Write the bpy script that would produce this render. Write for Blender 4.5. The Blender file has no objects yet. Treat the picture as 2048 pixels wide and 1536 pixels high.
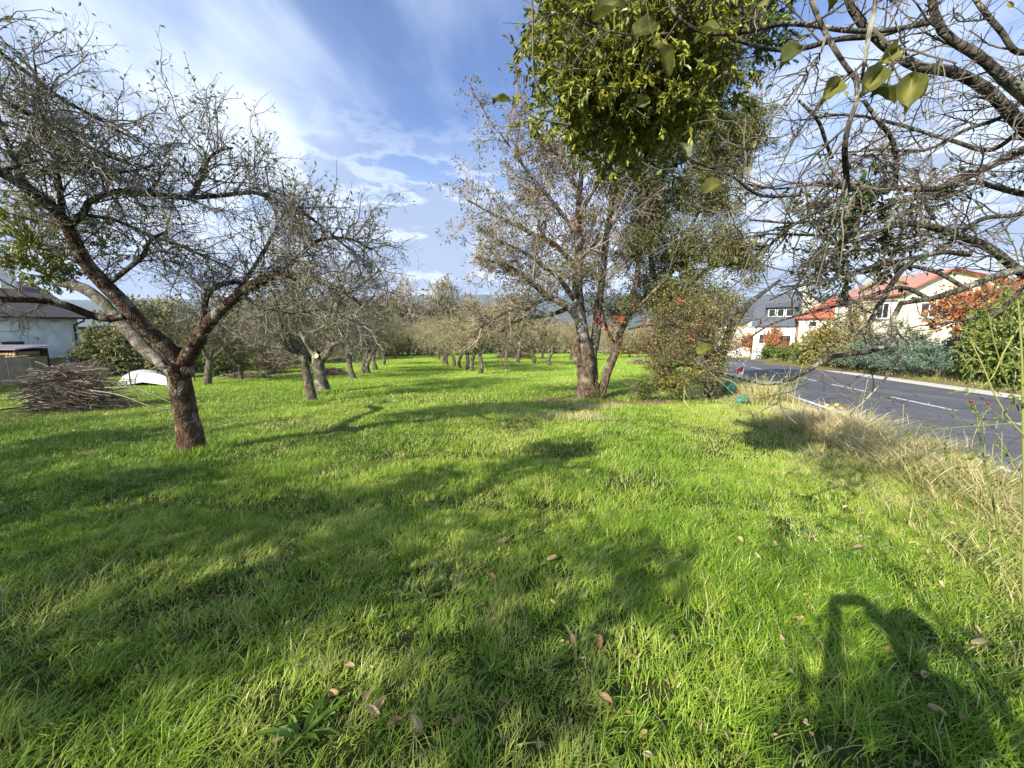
import bpy, math, random
import numpy as np
from mathutils import Vector, Matrix
R_ = math.radians
SC = bpy.context.scene
COL = SC.collection
random.seed(7)
rng = np.random.default_rng(11)

# ------------------------------------------------------------ camera, world, sun, exposure
F = 770.0
PITCH = R_(8.3)
CAMZ = 1.6
cam_d = bpy.data.cameras.new("camera")
cam = bpy.data.objects.new("camera", cam_d); COL.objects.link(cam)
cam.location = (0, 0, CAMZ)
cam.rotation_euler = (R_(90) - PITCH, 0, 0)
cam_d.sensor_width = 36; cam_d.lens = 36 * F / 2048
cam_d.clip_start = 0.02; cam_d.clip_end = 9000
SC.camera = cam
SUN_EL, SUN_AZ = R_(29), R_(223)
S = Vector((math.sin(SUN_AZ) * math.cos(SUN_EL), math.cos(SUN_AZ) * math.cos(SUN_EL), math.sin(SUN_EL)))
sun_d = bpy.data.lights.new("sun", 'SUN'); sun_d.energy = 5.0; sun_d.angle = R_(0.5); sun_d.color = (1, .93, .80)
sun = bpy.data.objects.new("sun", sun_d); COL.objects.link(sun)
sun.rotation_euler = S.to_track_quat('Z', 'Y').to_euler()
sun.location = (-20, -20, 30)
SC.view_settings.view_transform = 'Standard'; SC.view_settings.look = 'None'
SC.view_settings.gamma = 1; SC.view_settings.exposure = 1.12
SC.cycles.max_bounces = 5; SC.cycles.diffuse_bounces = 2; SC.cycles.glossy_bounces = 2
SC.cycles.transmission_bounces = 3; SC.cycles.volume_bounces = 0
SC.cycles.use_adaptive_sampling = True; SC.cycles.adaptive_threshold = 0.02

class NT:
    """small helper for node trees"""
    def __init__(s, tree): s.t = tree; tree.nodes.clear()
    def n(s, typ, ins=None, **props):
        nd = s.t.nodes.new(typ)
        for k, v in props.items(): setattr(nd, k, v)
        for k, v in (ins or {}).items():
            sock = nd.inputs[k]
            if isinstance(v, bpy.types.NodeSocket): s.t.links.new(v, sock)
            else: sock.default_value = v
        return nd
    def math(s, op, a, b=0.0, clamp=False):
        return s.n('ShaderNodeMath', {0: a, 1: b}, operation=op, use_clamp=clamp).outputs[0]
    def ss(s, v, lo, hi, a=0.0, b=1.0):
        return s.n('ShaderNodeMapRange', {'Value': v, 'From Min': lo, 'From Max': hi, 'To Min': a, 'To Max': b}, interpolation_type='SMOOTHSTEP').outputs[0]
    def mix(s, f, a, b):
        m = s.n('ShaderNodeMix', data_type='RGBA')
        for i, v in ((0, f), (6, a), (7, b)):
            if isinstance(v, bpy.types.NodeSocket): s.t.links.new(v, m.inputs[i])
            else: m.inputs[i].default_value = v if i == 0 else ((*v, 1) if len(v) == 3 else v)
        return m.outputs[2]
    def noise(s, vec, scale, detail=4, rough=.55, dist=0.0):
        return s.n('ShaderNodeTexNoise', {'Vector': vec, 'Scale': scale, 'Detail': detail, 'Roughness': rough, 'Distortion': dist}).outputs[0]
    def ramp(s, f, stops):
        r = s.n('ShaderNodeValToRGB', {0: f}); e = r.color_ramp.elements
        while len(e) < len(stops): e.new(.5)
        for q, (p, c) in zip(e, stops): q.position = p; q.color = (*c, 1)
        return r.outputs[0]
    def vmap(s, vec, scale=(1, 1, 1), loc=(0, 0, 0)):
        return s.n('ShaderNodeMapping', {'Vector': vec, 'Scale': scale, 'Location': loc}).outputs[0]

W = bpy.data.worlds.new("World"); SC.world = W; W.use_nodes = True
k = NT(W.node_tree)
gen = k.n('ShaderNodeTexCoord').outputs['Generated']
sky = k.n('ShaderNodeTexSky', sky_type='NISHITA', sun_disc=False, sun_elevation=SUN_EL, sun_rotation=SUN_AZ, altitude=200, air_density=1.1, dust_density=0.6, ozone_density=2.2)
sep = k.n('ShaderNodeSeparateXYZ', {0: gen})
dx, dy, dz = sep.outputs
zz = k.math('ADD', k.math('MAXIMUM', dz, 0.0), 0.10)
px_ = k.math('DIVIDE', dx, zz); py_ = k.math('DIVIDE', dy, zz)
pl = k.n('ShaderNodeCombineXYZ', {0: px_, 1: py_, 2: 0.0}).outputs[0]
# high thin cloud, drawn out towards the horizon
wisp = k.noise(k.vmap(pl, (1.5, .85, 1), (3.1, 1.7, 0)), 1.0, 5, .52, .35)
veil = k.noise(k.vmap(pl, (.55, .45, 1), (7.4, 2.2, 0)), 1.0, 5, .5, .6)
left = k.ss(k.math('ADD', dx, k.math('MULTIPLY', dz, .25)), -.05, -.62)
right = k.ss(dx, .25, .7)
low = k.ss(dz, .46, .04)
m1 = k.math('ADD', k.math('MULTIPLY', k.ss(wisp, .42, .76), .72), k.math('MULTIPLY', k.math('MULTIPLY', left, k.ss(veil, .26, .62)), .55))
m1 = k.math('ADD', m1, k.math('MULTIPLY', k.math('MULTIPLY', right, k.ss(veil, .30, .62)), .55))
m1 = k.math('ADD', m1, k.math('MULTIPLY', low, .78))
m1 = k.math('MINIMUM', m1, .94)
cirr = k.mix(k.ss(wisp, .3, .8), (5.6, 6.9, 9.2), (8.0, 8.9, 10.2))
skyb = k.n('ShaderNodeMix', {}, data_type='RGBA', blend_type='MULTIPLY'); skyb.inputs[0].default_value = 1
k.t.links.new(sky.outputs[0], skyb.inputs[6]); skyb.inputs[7].default_value = (1.0, 1.12, 1.5, 1)
c1 = k.mix(m1, skyb.outputs[2], cirr)
# grey-bottomed cumulus low over the hills
az = k.math('ARCTAN2', dx, dy)
cv = k.n('ShaderNodeCombineXYZ', {0: k.math('MULTIPLY', az, 4.2), 1: k.math('MULTIPLY', dz, 11.0), 2: 2.6}).outputs[0]
cum = k.noise(cv, 1.5, 7, .55, .15)
bd_ = k.math('ADD', k.math('POWER', k.math('ABSOLUTE', k.math('MULTIPLY', k.math('ADD', az, .17), 4.0)), 2.0), k.math('POWER', k.math('ABSOLUTE', k.math('MULTIPLY', k.math('SUBTRACT', dz, .19), 8.0)), 2.0))
cum = k.math('ADD', cum, k.ss(bd_, 1.3, 0.0, 0.0, .13))
cv2 = k.n('ShaderNodeCombineXYZ', {0: k.math('MULTIPLY', az, 4.2), 1: k.math('ADD', k.math('MULTIPLY', dz, 11.0), .35), 2: 2.6}).outputs[0]
cumb = k.noise(cv2, 1.5, 3, .5, .15)
band = k.math('MULTIPLY', k.ss(dz, .50, .24), k.ss(dz, -.02, .03))
mc = k.math('MULTIPLY', k.ss(cum, .42, .52), band)
shade = k.ss(cum, .47, .58)
cc = k.mix(shade, (8.0, 8.5, 9.4), (3.3, 4.1, 5.9))
c2 = k.mix(k.math('MULTIPLY', mc, .9), c1, cc)
bg = k.n('ShaderNodeBackground', {'Color': c2, 'Strength': 0.066})
k.n('ShaderNodeOutputWorld', {0: bg.outputs[0]})

# ------------------------------------------------------------ picture to place helpers
def ray(px, py):
    u = (px - 1024) / F; v = (768 - py) / F
    return np.array((u, math.cos(PITCH) + v * math.sin(PITCH), -math.sin(PITCH) + v * math.cos(PITCH)))
def P(px, py, d):
    r = ray(px, py); return np.array((0, 0, CAMZ)) + r * (d / r[1])
def RS(px, py): return 1 / math.sqrt(1 + .75 * (((px - 1024) / F) ** 2 + ((py - 768) / F) ** 2))
def G(px, py, dzz=0.0):
    r = ray(px, py); t = (dzz - CAMZ) / (r[2] + .04 * r[1]); q = r * t
    return np.array((q[0], q[1], gz(q[0], q[1])))
def sstep(x, a, b):
    t = np.clip((x - a) / (b - a), 0, 1); return t * t * (3 - 2 * t)
_ng = np.random.default_rng(3).random((256, 256))
def vn(x, y):
    xi = np.floor(x).astype(int); yi = np.floor(y).astype(int); fx = x - xi; fy = y - yi
    fx = fx * fx * (3 - 2 * fx); fy = fy * fy * (3 - 2 * fy)
    a = _ng[xi % 256, yi % 256]; b = _ng[(xi + 1) % 256, yi % 256]; c = _ng[xi % 256, (yi + 1) % 256]; d = _ng[(xi + 1) % 256, (yi + 1) % 256]
    return (a * (1 - fx) + b * fx) * (1 - fy) + (c * (1 - fx) + d * fx) * fy
RD = np.array((.313, .950)); RR = np.array((.950, -.313)); RO = np.array((5.6, 0.0)); RWID = 7.1
def rq(x, y): return (x - RO[0]) * RR[0] + (y - RO[1]) * RR[1]
def base(y):
    return np.where(y < -20, .8, np.where(y < 70, -.04 * y, np.maximum(-2.8 - .012 * (y - 70), -9.0)))
def gz(x, y):
    x = np.asarray(x, float); y = np.asarray(y, float); q = rq(x, y)
    z = base(y) + 0.0
    z = z + (.05 * (vn(x * .55 + 9, y * .55 + 5) - .5) + .02 * (vn(x * 2.1, y * 2.1) - .5)) * (1 - sstep(q, -2.2, -1.0)) * (1 - sstep(np.abs(y), 60, 90))
    z = z - .36 * sstep(q, -1.7, -.15)
    z = z + .16 * sstep(q, 8.3, 8.8) - .06 * sstep(q, 7.0, 7.2) * (1 - sstep(q, 8.2, 8.5)) + .55 * sstep(q, 8.5, 14)
    return z

# ------------------------------------------------------------ mesh building
class Acc:
    def __init__(s): s.v = []; s.f = {3: [], 4: []}; s.a = []; s.n = 0
    def add(s, v, f, a=None):
        v = np.asarray(v, np.float32).reshape(-1, 3); f = np.asarray(f, np.int32)
        if len(v) == 0: return
        s.v.append(v); s.f[f.shape[1]].append(f + s.n)
        s.a.append(np.zeros(len(v), np.float32) if a is None else np.broadcast_to(np.asarray(a, np.float32), (len(v),)))
        s.n += len(v)
    def build(s, name, mat, parent=None, smooth=False, link=True):
        me = bpy.data.meshes.new(name)
        v = np.concatenate(s.v) if s.v else np.zeros((0, 3), np.float32)
        if parent is not None:
            v = v - np.array(parent.get('_o', (0, 0, 0)), np.float32)
        lp, st = [], []; off = 0
        for kk in (3, 4):
            if s.f[kk]:
                f = np.concatenate(s.f[kk]); lp.append(f.ravel()); st.append(off + np.arange(len(f)) * kk); off += f.size
        me.vertices.add(len(v)); me.vertices.foreach_set('co', v.ravel())
        if lp:
            l = np.concatenate(lp); t = np.concatenate(st)
            me.loops.add(len(l)); me.loops.foreach_set('vertex_index', l)
            me.polygons.add(len(t)); me.polygons.foreach_set('loop_start', t.astype(np.int32))
            me.polygons.foreach_set('use_smooth', np.full(len(t), smooth))
        at = me.attributes.new('tint', 'FLOAT', 'POINT'); at.data.foreach_set('value', np.concatenate(s.a) if s.a else [])
        me.update(calc_edges=True); me.validate()
        me.materials.append(mat)
        o = bpy.data.objects.new(name, me)
        COL.objects.link(o)
        if parent is not None: o.parent = parent
        return o
def tag(o, label=None, cat=None, group=None, kind=None):
    if label: o['label'] = label
    if cat: o['category'] = cat
    if group: o['group'] = group
    if kind: o['kind'] = kind
    return o
def thing(name, loc, label, cat, group=None, rz=0.0):
    o = bpy.data.objects.new(name, None); COL.objects.link(o); o.location = [float(q) for q in loc]; o.rotation_euler = (0, 0, rz)
    o.empty_display_size = .2; o['_o'] = [float(q) for q in loc] if rz == 0 else [0.0, 0.0, 0.0]
    return tag(o, label, cat, group)
def local_thing(name, loc, label, cat, group=None, rz=0.0):
    o = thing(name, loc, label, cat, group, rz); o['_o'] = [0.0, 0.0, 0.0]; return o
def dup(root, loc, rz, sc, label=None, group=None, mats=None):
    r = root.copy(); COL.objects.link(r); r.location = [float(q) for q in loc]; r.rotation_euler = (0, 0, rz)
    r.scale = (sc, sc, sc) if np.isscalar(sc) else sc
    if label: r['label'] = label
    if group: r['group'] = group
    for c in list(root.children):
        d = c.copy(); COL.objects.link(d); d.parent = r
        if mats and c.name.split('.')[0] in mats:
            d.material_slots[0].link = 'OBJECT'; d.material_slots[0].material = mats[c.name.split('.')[0]]
        for g in c.children:
            h = g.copy(); COL.objects.link(h); h.parent = d
    return r

def nrm(a): return a / np.maximum(np.linalg.norm(a, axis=-1, keepdims=True), 1e-9)
def tubes(acc, Pn, Rn, sides=3, tint=None, bump=0.0, r=rng):
    """Pn (N,K,3) polylines, Rn (N,K) radii -> tapered tubes"""
    N, K, _ = Pn.shape
    if N == 0: return
    T = nrm(np.gradient(Pn, axis=1))
    mean = nrm(Pn[:, -1] - Pn[:, 0])
    ref = np.where(np.abs(mean[:, 2:3]) < .8, np.array([[0, 0, 1.0]]), np.array([[1.0, 0, 0]]))[:, None, :]
    U = nrm(np.cross(T, np.broadcast_to(ref, T.shape))); V = np.cross(T, U)
    a = np.arange(sides) / sides * 2 * math.pi
    rad = np.repeat(Rn[:, :, None], sides, axis=2)
    if bump:
        ph = r.random((N, 1, 1)) * 6.3; kk = np.arange(K)[None, :, None]
        rad = rad * (1 + bump * (.5 * np.sin(2 * a[None, None] + ph + kk * .31) + .35 * np.sin(3 * a[None, None] - ph * 2 + kk * .23) + .7 * (r.random((N, K, sides)) - .5)))
    v = Pn[:, :, None, :] + rad[..., None] * (np.cos(a)[None, None, :, None] * U[:, :, None, :] + np.sin(a)[None, None, :, None] * V[:, :, None, :])
    i = (np.arange(N)[:, None, None] * K + np.arange(K - 1)[None, :, None]) * sides
    s0 = np.arange(sides)[None, None, :]; s1 = (s0 + 1) % sides
    f = np.stack([i + s0, i + s1, i + sides + s1, i + sides + s0], -1).reshape(-1, 4)
    t = (r.random((N, 1)) if tint is None else np.broadcast_to(tint, (N, 1)))
    acc.add(v, f, np.repeat(t, K * sides, axis=1).ravel())
def resample(pts, K):
    """Catmull-Rom through pts (n,4) [x,y,z,r] -> K samples"""
    p = np.asarray(pts, float); n = len(p)
    if n == 2: p = np.array([p[0], p[0] * .5 + p[1] * .5, p[1]]); n = 3
    q = np.vstack([2 * p[0] - p[1], p, 2 * p[-1] - p[-2]])
    d = np.r_[0, np.cumsum(np.linalg.norm(np.diff(p[:, :3], axis=0), axis=1))]; d /= d[-1]
    t = np.linspace(0, 1, K); i = np.clip(np.searchsorted(d, t, side='right') - 1, 0, n - 2)
    u = ((t - d[i]) / np.maximum(d[i + 1] - d[i], 1e-9))[:, None]
    a, b, c, e = q[i], q[i + 1], q[i + 2], q[i + 3]
    o = .5 * (2 * b + (c - a) * u + (2 * a - 5 * b + 4 * c - e) * u ** 2 + (3 * b - a - 3 * c + e) * u ** 3)
    o[:, 3] = np.maximum(o[:, 3], .0015)
    return o
def limbset(lst, K=26):
    """lst of limbs of (px,py,depth,rpx) -> P (N,K,3), R"""
    out = []
    for L in lst:
        out.append(resample([(*P(a, b, d), rp * d / F * RS(a, b)) for a, b, d, rp in L], K))
    o = np.array(out); return o[:, :, :3], o[:, :, 3]
def spawn(bs, n, L, r, ang=(35, 75), up=0.0, K=5, wob=.25, t=(.15, 1), r0=None, grav=0.0, lv=(.6, 1.3), tipr=.4, taper=.0, cap=.7):
    Pn, Rn = bs; N, KK, _ = Pn.shape
    ln = np.linalg.norm(np.diff(Pn, axis=1), axis=2).sum(1); w = ln / ln.sum()
    i = r.choice(N, n, p=w); tt = t[0] + (t[1] - t[0]) * r.random(n)
    x = tt * (KK - 1); a = np.minimum(x.astype(int), KK - 2); u = (x - a)[:, None]
    p = Pn[i, a] * (1 - u) + Pn[i, a + 1] * u; T = nrm(Pn[i, a + 1] - Pn[i, a]); pr = Rn[i, a]
    q = nrm(np.cross(T, r.normal(size=(n, 3)))); an = np.radians(r.uniform(ang[0], ang[1], n))[:, None]
    d = nrm(np.cos(an) * T + np.sin(an) * q + np.array([[0, 0, up]]))
    ll = L * r.uniform(lv[0], lv[1], n) * (1 - taper * tt)
    pts = [p]; st = (ll / (K - 1))[:, None]
    for _ in range(K - 1):
        d = nrm(d + wob * r.normal(size=(n, 3)) + np.array([[0, 0, grav]])); pts.append(pts[-1] + d * st)
    Pc = np.stack(pts, 1)
    ra = np.minimum(pr * cap, r0 if r0 else 9)
    Rc = ra[:, None] * np.linspace(1, tipr, K)[None]
    return Pc, Rc
LEAF = { # (along, across, up) vertices and quads
 'leaf': (np.array([(0, 0, 0), (.3, .42, .06), (.3, 0, -.05), (.3, -.42, .06), (.72, .36, .0), (.72, 0, -.12), (.72, -.36, .0), (1, 0, -.22)]),
          [(0, 2, 1, 1), (0, 3, 2, 2), (1, 2, 5, 4), (2, 3, 6, 5), (4, 5, 7, 7), (5, 6, 7, 7)]),
 'diamond': (np.array([(0, 0, 0), (.5, .5, .08), (1, 0, -.08), (.5, -.5, .08)]), [(0, 3, 2, 1)]),
 'blade': (np.array([(0, .10, 0), (0, -.10, 0), (.55, .5, .1), (.55, -.5, .1), (1, .16, 0), (1, -.16, 0)]), [(0, 1, 3, 2), (2, 3, 5, 4)]),
}
def leaves(acc, p, d, nm, L, Wd, kind='diamond', tint=None, r=rng):
    n = len(p)
    if n == 0: return
    d = nrm(d); s = nrm(np.cross(nm, d)); u = np.cross(d, s)
    tv, tf = LEAF[kind]; L = np.broadcast_to(L, (n,))[:, None, None]; Wd = np.broadcast_to(Wd, (n,))[:, None, None]
    v = p[:, None] + tv[None, :, 0:1] * L * d[:, None] + tv[None, :, 1:2] * Wd * s[:, None] + tv[None, :, 2:3] * L * u[:, None]
    t = r.random(n) if tint is None else np.broadcast_to(tint, (n,)); t = np.repeat(t, len(tv))
    tri = [f[:3] for f in tf if f[2] == f[3]]; quad = [f for f in tf if f[2] != f[3]]
    off = (np.arange(n) * len(tv))[:, None, None]
    acc.v.append(v.reshape(-1, 3).astype(np.float32)); acc.a.append(t.astype(np.float32))
    if tri: acc.f[3].append((off + np.array(tri)[None]).reshape(-1, 3).astype(np.int32) + acc.n)
    if quad: acc.f[4].append((off + np.array(quad)[None]).reshape(-1, 4).astype(np.int32) + acc.n)
    acc.n += n * len(tv)
def leaves_on(acc, bs, n, L, ratio=.55, kind='diamond', t=(.3, 1), r=rng, tint=None, droop=0.0, lv=(.6, 1.2), off=0.0):
    Pn, Rn = bs; N, KK, _ = Pn.shape
    if n == 0: return
    i = r.integers(0, N, n); x = (t[0] + (t[1] - t[0]) * r.random(n)) * (KK - 1); a = np.minimum(x.astype(int), KK - 2); u = (x - a)[:, None]
    p = Pn[i, a] * (1 - u) + Pn[i, a + 1] * u; T = nrm(Pn[i, a + 1] - Pn[i, a])
    d = nrm(T * .6 + r.normal(size=(n, 3)) * .6 + np.array([[0, 0, -droop]])); nm = nrm(r.normal(size=(n, 3)) * .7 + np.array([[0, 0, .8]]))
    ll = L * r.uniform(lv[0], lv[1], n); p = p + r.normal(size=(n, 3)) * L * off
    leaves(acc, p, d, nm, ll, ll * ratio, kind, tint, r)
def cloudtwigs(C, rad, nsub, ntw, L, r, rtw=.004, K=4, up=.25, shell=.5, wob=.22, subr=.18, rbr=.012, flat=0.0):
    """boughs from the middle of an ellipsoid to sub-centres, twigs fanning from those"""
    C = np.asarray(C, float); rad = np.asarray(rad, float)
    dr = nrm(r.normal(size=(nsub, 3))); rr = (r.random(nsub) ** shell)[:, None] * r.uniform(.8, 1.12, (nsub, 1))
    sub = C + dr * rr * rad
    # boughs
    t = np.linspace(0, 1, 6)[None, :, None]; c0 = C - np.array((0, 0, rad[2] * .35))
    mid = (c0 + sub) / 2 + r.normal(size=(nsub, 3)) * rad * .10 + np.array((0, 0, -.05)) * rad
    B = (1 - t) ** 2 * c0 + 2 * t * (1 - t) * mid[:, None] + t * t * sub[:, None]; BR = rbr * np.linspace(1, .4, 6)[None] * np.ones((nsub, 1))
    n = nsub * ntw; i = np.repeat(np.arange(nsub), ntw)
    sc = subr * rad.mean()
    p = sub[i] + r.normal(size=(n, 3)) * sc * .6
    d = nrm(r.normal(size=(n, 3)) + dr[i] * .5 + np.array((0, 0, up)))
    st = (L * r.uniform(.5, 1.3, n) / (K - 1))[:, None]; pts = [p]
    for _ in range(K - 1):
        d = nrm(d + wob * r.normal(size=(n, 3))); pts.append(pts[-1] + d * st)
    return (B, BR), (np.stack(pts, 1), rtw * np.linspace(1, .5, K)[None] * np.ones((n, 1)))

def box(acc, x0, x1, y0, y1, z0, z1, M=None, t=0.0):
    v = np.array([(x, y, z) for z in (z0, z1) for y in (y0, y1) for x in (x0, x1)], float)
    if M is not None: v = np.array([tuple(M @ Vector(q)) for q in v])
    acc.add(v, [(0, 2, 3, 1), (4, 5, 7, 6), (0, 1, 5, 4), (2, 6, 7, 3), (0, 4, 6, 2), (1, 3, 7, 5)], t)
def slab(acc, pts, thick, t=0.0):
    """polygon with 4 corners (top face, world points) given thickness along its normal (downwards)"""
    p = np.asarray(pts, float); n = np.cross(p[1] - p[0], p[3] - p[0]); n /= np.linalg.norm(n)
    if n[2] < 0: n = -n
    v = np.vstack([p, p - n * thick])
    acc.add(v, [(0, 1, 2, 3), (7, 6, 5, 4), (0, 4, 5, 1), (1, 5, 6, 2), (2, 6, 7, 3), (3, 7, 4, 0)], t)
def rod(acc, a, b, r, sides=8, t=0.0):
    a = np.asarray(a, float); b = np.asarray(b, float)
    tubes(acc, np.array([[a, a * .5 + b * .5, b]]), np.full((1, 3), r), sides, t)

# ------------------------------------------------------------ materials
def newmat(name):
    m = bpy.data.materials.new(name); m.use_nodes = True; return m, NT(m.node_tree)
def finish(kk, sh):
    kk.n('ShaderNodeOutputMaterial', {0: sh})
def plain(name, col, rough=.8, var=.15, scale=6, bump=0.0, metal=0.0, spec=.3, bscale=None):
    m, kk = newmat(name); co = kk.n('ShaderNodeTexCoord').outputs['Object']
    nz = kk.noise(co, scale, 5, .6); c = kk.mix(kk.ss(nz, .3, .7), tuple(q * (1 - var) for q in col), tuple(min(1, q * (1 + var)) for q in col))
    ins = {'Base Color': c, 'Roughness': rough, 'Metallic': metal, 'Specular IOR Level': spec}
    if bump: ins['Normal'] = kk.n('ShaderNodeBump', {'Strength': bump, 'Distance': .02, 'Height': kk.noise(co, bscale or scale * 5, 4, .6)}).outputs[0]
    finish(kk, kk.n('ShaderNodeBsdfPrincipled', ins).outputs[0]); return m
def leafmat(name, stops, trans=.35, rough=.5, spec=.35):
    m, kk = newmat(name); a = kk.n('ShaderNodeAttribute', attribute_name='tint').outputs['Fac']
    c = kk.ramp(a, stops)
    b = kk.n('ShaderNodeBsdfPrincipled', {'Base Color': c, 'Roughness': rough, 'Specular IOR Level': spec}).outputs[0]
    tr = kk.n('ShaderNodeBsdfTranslucent', {'Color': c}).outputs[0]
    finish(kk, kk.n('ShaderNodeMixShader', {0: trans, 1: b, 2: tr}).outputs[0]); return m
def barkmat(name, dark, mid, lichen, lam=.5, rust=None, scale=9):
    m, kk = newmat(name); co = kk.n('ShaderNodeTexCoord').outputs['Object']
    n1 = kk.noise(kk.vmap(co, (1, 1, .45)), scale * 2.2, 6, .65); c = kk.mix(kk.ss(n1, .35, .68), dark, mid)
    n2 = kk.noise(co, scale * .55, 5, .6, .4)
    if rust:
        n3 = kk.noise(kk.vmap(co, (1, 1, 1), (4, 2, 7)), scale * 1.5, 5, .7); zc = kk.n('ShaderNodeSeparateXYZ', {0: co}).outputs[2]
        c = kk.mix(kk.math('MULTIPLY', kk.ss(n3, .42, .62), kk.ss(zc, 1.35, .7, 0, .6)), c, rust)
    c = kk.mix(kk.math('MULTIPLY', kk.ss(n2, .62 - .2 * lam, .70 - .1 * lam), .9), c, lichen)
    vor = kk.n('ShaderNodeTexVoronoi', {'Vector': kk.vmap(co, (1, 1, .35)), 'Scale': scale * 4}, feature='DISTANCE_TO_EDGE').outputs[0]
    h = kk.math('ADD', kk.math('MULTIPLY', kk.ss(vor, 0, .25), .6), n1)
    bp = kk.n('ShaderNodeBump', {'Strength': .9, 'Distance': .02, 'Height': h}).outputs[0]
    finish(kk, kk.n('ShaderNodeBsdfPrincipled', {'Base Color': c, 'Roughness': .9, 'Normal': bp, 'Specular IOR Level': .2}).outputs[0]); return m
def twigmat(name, a_, b_):
    m, kk = newmat(name); a = kk.n('ShaderNodeAttribute', attribute_name='tint').outputs['Fac']
    finish(kk, kk.n('ShaderNodeBsdfPrincipled', {'Base Color': kk.mix(a, a_, b_), 'Roughness': .8, 'Specular IOR Level': .25}).outputs[0]); return m

M = {}
M['grass'] = leafmat('grass_blades', [(0, (.035, .11, .010)), (.33, (.15, .30, .018)), (.62, (.38, .52, .06)), (.84, (.54, .56, .16)), (1, (.62, .55, .32))], .30, .42, .35)
M['straw'] = leafmat('dry_grass', [(0, (.08, .16, .02)), (.3, (.22, .28, .06)), (.6, (.50, .44, .18)), (1, (.72, .62, .36))], .22, .6, .2)
M['apple_leaf'] = leafmat('apple_leaves', [(0, (.06, .11, .035)), (.5, (.14, .20, .06)), (.85, (.26, .31, .10)), (1, (.28, .14, .05))], .35)
M['near_leaf'] = leafmat('autumn_apple_leaf', [(0, (.07, .10, .02)), (.6, (.17, .19, .03)), (1, (.27, .19, .05))], .35)
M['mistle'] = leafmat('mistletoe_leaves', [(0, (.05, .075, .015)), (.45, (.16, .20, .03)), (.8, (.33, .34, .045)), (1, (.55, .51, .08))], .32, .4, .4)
M['mistle_dark'] = leafmat('shaded_mistletoe_leaves', [(0, (.04, .07, .03)), (.6, (.09, .14, .04)), (1, (.20, .24, .05))], .3, .4, .4)  # darker copy of the mistletoe leaves, shade put into the colour
M['pear_leaf'] = leafmat('pear_leaves', [(0, (.06, .09, .03)), (.5, (.15, .17, .06)), (.8, (.28, .25, .10)), (1, (.34, .14, .07))], .35)
M['thorn_leaf'] = leafmat('green_hedge_leaves', [(0, (.06, .09, .02)), (.5, (.16, .19, .045)), (.85, (.32, .31, .10)), (1, (.40, .26, .08))], .35)
M['autumn_leaf'] = leafmat('autumn_thorn_leaves', [(0, (.07, .11, .025)), (.45, (.19, .22, .06)), (.75, (.36, .33, .12)), (.93, (.50, .32, .13)), (1, (.55, .17, .09))], .35)
M['red_leaf'] = leafmat('red_leaves', [(0, (.30, .10, .05)), (.5, (.50, .13, .08)), (1, (.55, .28, .12))], .4)
M['redbrown_leaf'] = leafmat('red_brown_leaves', [(0, (.14, .09, .05)), (.6, (.24, .10, .06)), (1, (.34, .12, .07))], .35)
M['olive_bush'] = leafmat('olive_bush_leaves', [(0, (.08, .10, .03)), (.5, (.19, .20, .07)), (1, (.38, .35, .14))], .3)
M['yellow_bush'] = leafmat('yellow_bush_leaves', [(0, (.12, .12, .02)), (.5, (.30, .27, .04)), (1, (.50, .40, .06))], .35)
M['ochre_bush'] = leafmat('ochre_bush_leaves', [(0, (.10, .08, .02)), (.5, (.28, .19, .04)), (1, (.42, .30, .06))], .35)
M['green_bush'] = leafmat('green_bush_leaves', [(0, (.04, .08, .01)), (.5, (.11, .19, .02)), (1, (.26, .33, .04))], .35)
M['orange_bush'] = leafmat('orange_bush_leaves', [(0, (.25, .09, .03)), (.5, (.50, .14, .04)), (1, (.58, .28, .08))], .35)
M['juniper'] = leafmat('juniper_sprays', [(0, (.05, .10, .06)), (.5, (.13, .21, .14)), (1, (.30, .38, .28))], .2)
M['conifer'] = leafmat('dark_conifer_sprays', [(0, (.02, .05, .02)), (1, (.07, .12, .05))], .2)
M['dead_leaf'] = leafmat('fallen_leaf', [(0, (.30, .19, .09)), (.6, (.50, .36, .19)), (1, (.62, .52, .33))], .25, .6)
M['yellow_leaf'] = leafmat('yellow_fallen_leaf', [(0, (.45, .42, .10)), (1, (.60, .55, .22))], .3, .6)
M['weed'] = leafmat('weed_leaves', [(0, (.07, .16, .02)), (1, (.22, .34, .05))], .35)
M['bark_rust'] = barkmat('rusty_apple_bark', (.035, .020, .014), (.13, .08, .05), (.30, .28, .21), .55, (.135, .078, .048))
M['bark_limb'] = barkmat('lichened_apple_bark', (.035, .030, .024), (.125, .112, .088), (.32, .32, .25), .5)
M['bark_pale'] = barkmat('pale_lichened_bark', (.07, .06, .045), (.16, .14, .105), (.29, .28, .215), .7)
M['bark_pear'] = barkmat('pear_bark', (.055, .038, .027), (.20, .145, .10), (.26, .25, .16), .35, scale=6)
M['bark_far'] = barkmat('orchard_bark', (.06, .05, .035), (.20, .17, .12), (.30, .28, .2), .45, scale=7)
M['twig_grey'] = twigmat('grey_twigs', (.10, .082, .06), (.34, .31, .25))
M['twig_mid'] = twigmat('grey_brown_twigs', (.045, .036, .028), (.19, .165, .125))
M['twig_dark'] = twigmat('dark_twigs', (.05, .038, .03), (.18, .145, .10))
M['twig_olive'] = twigmat('olive_twigs', (.15, .13, .07), (.40, .36, .21))
M['twig_pink'] = twigmat('brown_pink_twigs', (.17, .13, .09), (.42, .34, .26))
M['brush'] = twigmat('cut_branches', (.05, .038, .028), (.36, .30, .22))
M['cane'] = twigmat('green_canes', (.16, .20, .05), (.34, .34, .10))
M['cut_wood'] = plain('fresh_cut_wood', (.62, .42, .20), .8, .15, 20)
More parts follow.
